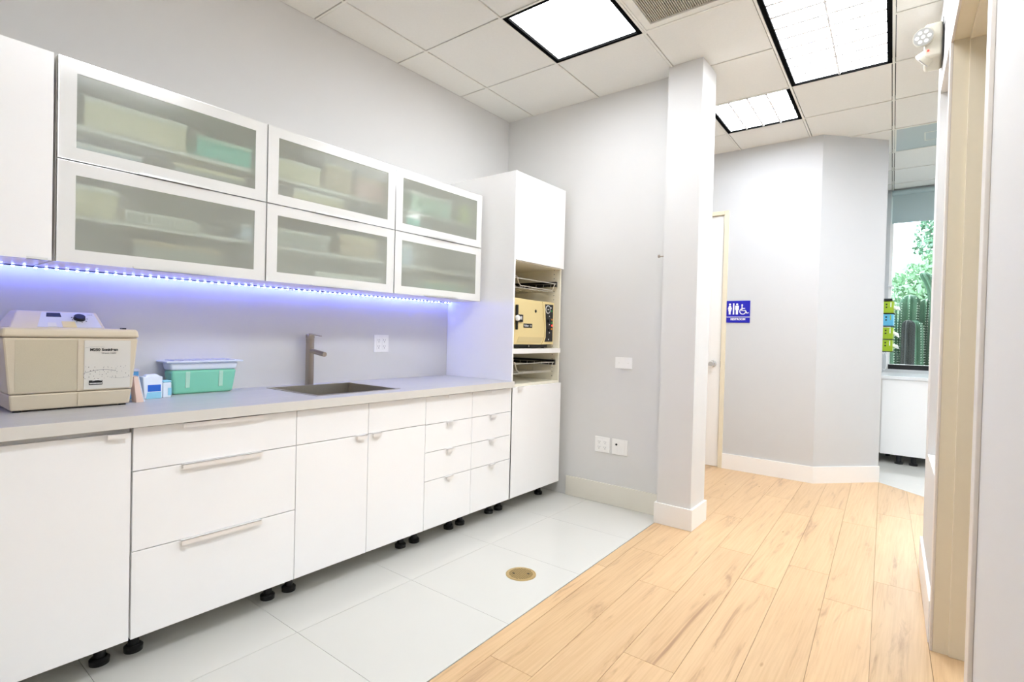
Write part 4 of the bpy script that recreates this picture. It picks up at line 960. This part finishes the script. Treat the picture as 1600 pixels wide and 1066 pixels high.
fwt = bx(2.405, 3.62, 5.885, FAR - 0.002, 0.848, 0.880).build('far_worktop', 'counter_white', None, bevel=0.002); tag(fwt, 'white worktop under the far window', 'worktop')
sup = None
rb = empty('roller_blind', (3.3, 6.77, 2.58)); tag(rb, 'grey-green roller blind rolled down over the top of the far window', 'blind')
part(bx(2.452, 4.28, 6.775, 6.778, 2.585, H - 0.05), 'fabric', 'blind', rb)
part(bx(2.452, 4.28, 6.768, 6.785, 2.570, 2.588), 'bottom_bar', 'blind', rb, bevel=0.002)
part(MB().cyl((2.445, 6.775, H - 0.045), (4.285, 6.775, H - 0.045), 0.028, n=20), 'roller', 'blind', rb, smooth=True)
# glove boxes in a wall holder on the side wall
gh = empty('glove_box_holder', (2.40, 6.2, 1.1)); tag(gh, 'wire holder on the side wall carrying four glove boxes', 'holder')
part(bx(2.4005, 2.405, 6.08, 6.33, 1.115, 1.675), 'back_plate', 'trim_white', gh)
part(bx(2.405, 2.505, 6.085, 6.325, 1.652, 1.672), 'top_cap', 'black_plastic', gh)
ZG = [1.1245, 1.2525, 1.3905, 1.5225]
for z in ZG: part(bx(2.405, 2.53, 6.085, 6.325, z - 0.006, z - 0.0005), 'shelf', 'black_plastic', gh)
gl_lab = ['green glove box, lowest of the four by the far window', 'green glove box just below the blue one by the far window', 'blue glove box between the green ones by the far window', 'green glove box, topmost of the four by the far window']
for q, (z, m) in enumerate(zip(ZG, ('lime', 'lime', 'sky_blue', 'lime'))):
    b0_ = empty('glove_box', (2.46, 6.2, z)); tag(b0_, gl_lab[q], 'glove box', 'glove boxes by the far window')
    part(bx(2.425, 2.520, 6.09, 6.32, z, z + 0.120), 'carton', m, b0_, bevel=0.002)
    for zz_ in (0.052, 0.082): part(bx(2.452, 2.466, 6.0892, 6.0902, z + zz_, z + zz_ + 0.014), 'printed_mark', 'ink', b0_)
    part(bx(2.492, 2.500, 6.0892, 6.0902, z + 0.06, z + 0.11), 'printed_mark', 'lime' if m != 'lime' else 'print_white', b0_)
    if q != 2:
        mb = MB(); random.seed(q)
        for t_ in range(5):
            ya = 6.12 + t_ * 0.03; ex = 2.52 + random.uniform(0.02, 0.06)
            mb.hexa([(2.515, ya, z + 0.05), (ex, ya, z + 0.03 + random.uniform(-.02, .02)), (ex, ya + 0.025, z + 0.03), (2.515, ya + 0.025, z + 0.05), (2.515, ya, z + 0.08), (ex - 0.01, ya, z + 0.06 + random.uniform(-.01, .03)), (ex - 0.01, ya + 0.025, z + 0.065), (2.515, ya + 0.025, z + 0.08)])
        part(mb, 'glove', 'glove', b0_, bevel=0.005)
cd = MB().tube([(2.43, 6.10, 1.118)] + [(2.455 + 0.022 * math.cos(a_), 6.10, 1.02 + 0.09 * math.sin(a_)) for a_ in [math.radians(x) for x in range(120, -150, -30)]], 0.004, 6).build('white_cord', 'cord_white', None, smooth=True); tag(cd, 'white cord looped below the glove boxes', 'cord')

# ================================================================== OUTSIDE
gr = struct('ground', bx(-10, 20, FAR + 0.16, 30, -0.3, -0.12), 'soil')
def ribbed(mb, x, y, z0, h, r, n=9, bend=(0, 0)):
    rings = []; m = n * 4; ts = [k_ * (1 - 1.2 * r / h) / 6 for k_ in range(6)] + [1 - 1.2 * r / h + 1.2 * r / h * f_q for f_q in (0, 0.4, 0.65, 0.83, 0.94, 1.0)]; seg = len(ts) - 1
    for s_ in range(seg + 1):
        t_ = ts[s_]; z = z0 + h * t_; q_ = max(0.0, (t_ - 1 + 1.2 * r / h) / (1.2 * r / h)); rr = r * math.sqrt(max(0.01, 1 - q_ * q_))
        rings.append([(x + bend[0]*t_*t_ + rr * (1 + 0.20 * math.cos(n*a_)) * math.cos(a_), y + bend[1]*t_*t_ + rr * (1 + 0.20 * math.cos(n*a_)) * math.sin(a_), z) for a_ in [2*math.pi*k/m for k in range(m)]])
    vs = [v for R in rings for v in R]; fs = [(i*m+k, i*m+(k+1) % m, (i+1)*m+(k+1) % m, (i+1)*m+k) for i in range(seg) for k in range(m)] + [tuple(range(seg*m, (seg+1)*m))]
    mb.add(vs, fs)
cols = [  # x, y, height, r, bend
 (2.31, 7.75, 1.62, 0.075, (0, 0)), (2.42, 7.62, 1.72, 0.08, (-0.02, 0)), (2.60, 7.75, 1.83, 0.09, (0.02, 0)), (2.76, 7.80, 1.78, 0.085, (0.03, 0)),
 (2.70, 7.60, 1.50, 0.075, (-0.03, 0)), (2.90, 7.70, 2.15, 0.10, (0.05, 0)), (3.03, 7.75, 2.05, 0.085, (0.1, 0)), (2.50, 8.0, 1.55, 0.07, (0, 0)), (3.20, 7.85, 1.6, 0.09, (0.05, 0)), (3.0, 7.5, 1.05, 0.07, (0.15, 0))]
ct = empty('cactus_clump', (2.7, 7.75, -0.12)); tag(ct, 'clump of tall ribbed cacti right outside the far window', 'cactus')
for q, (x, y, h, r, b) in enumerate(cols):
    mb = MB(); ribbed(mb, x, y, -0.12, h + 0.12, r, 8, b); st = part(mb, 'stem', 'cactus', ct, smooth=True)
    sp2 = MB(); random.seed(q)
    for k in range(8):
        a_ = 2 * math.pi * k / 8
        for z_ in [0.75 + 0.032 * i_ for i_ in range(int((h - 0.75) / 0.032))]:
            t_ = (z_ + 0.12) / (h + 0.12); rr = r * 1.2 * (1.0 if z_ < h - r else 0.8)
            c_ = Vector((x + b[0]*t_*t_ + rr*math.cos(a_), y + rr*math.sin(a_), z_)); d_ = Vector((math.cos(a_), math.sin(a_), 0)); e_ = Vector((-d_.y, d_.x, 0))
            sp2.add([c_ - e_*0.006, c_ + e_*0.006, c_ + d_*0.012 + Vector((0, 0, 0.008)), c_ + Vector((0, 0, 0.014))], [(0, 1, 2), (1, 3, 2), (3, 0, 2)])
    tag(part(sp2, 'spines', 'spine', st, ct), kind='stuff')
for q, (x, y, z, h, b) in enumerate(((2.86, 7.68, 1.75, 0.35, (-0.12, 0)), (3.02, 7.7, 1.7, 0.4, (0.12, 0)), (2.98, 7.62, 1.55, 0.30, (0.0, 0)))):
    mb = MB(); ribbed(mb, x, y, z, h, 0.06, 7, b); part(mb, 'arm', 'cactus', ct, smooth=True)
dk = MB(); ribbed(dk, 2.615, 7.45, -0.12, 1.62, 0.06, 7); tag(part(dk, 'withered_stem', 'cactus_dark', ct, smooth=True), 'dark withered stem')
def tree(label, x, y, z0, zc, rx, rz, n, m, seed):
    random.seed(seed); root = empty('garden_tree', (x, y, -0.12)); tag(root, label, 'tree', 'trees in the garden outside')
    part(MB().cyl((x, y, -0.12), (x, y, zc), 0.13, 0.06, n=10), 'trunk', 'bark', root, smooth=True)
    mb = MB()
    for k in range(n):
        a_ = random.uniform(0, 2*math.pi); w = random.uniform(-1, 1); rr = random.uniform(0.35, 1) ** 0.6; s_ = math.sqrt(1 - w*w)
        c_ = Vector((x + rx*rr*s_*math.cos(a_), y + rx*rr*s_*math.sin(a_), zc + rz*rr*w)); u = Vector((random.gauss(0,1), random.gauss(0,1), random.gauss(0,1))).normalized(); v = u.cross(Vector((random.gauss(0,1), random.gauss(0,1), random.gauss(0,1)))).normalized()
        L_ = random.uniform(0.03, 0.075); mb.add([c_ - u*L_, c_ + v*L_*0.45, c_ + u*L_, c_ - v*L_*0.45], [(0, 1, 2, 3)])
    me = bpy.data.meshes.new('foliage'); me.from_pydata([(p[0]-x, p[1]-y, p[2]+0.12) for p in mb.v], [], mb.f)
    o = link('foliage', me, m, root); o['kind'] = 'stuff'
tree('pale green leafy tree behind the cacti', 3.3, 10.6, 0, 1.75, 1.25, 1.05, 16000, 'leaf_b', 1)
tree('darker tree with a high crown behind the cacti', 3.95, 13.4, 0, 3.3, 1.45, 1.4, 16000, 'leaf_a', 2)
tree('low bushy tree at the left behind the cacti', 0.9, 13.4, 0, 0.55, 1.2, 0.95, 9000, 'leaf_b', 5)
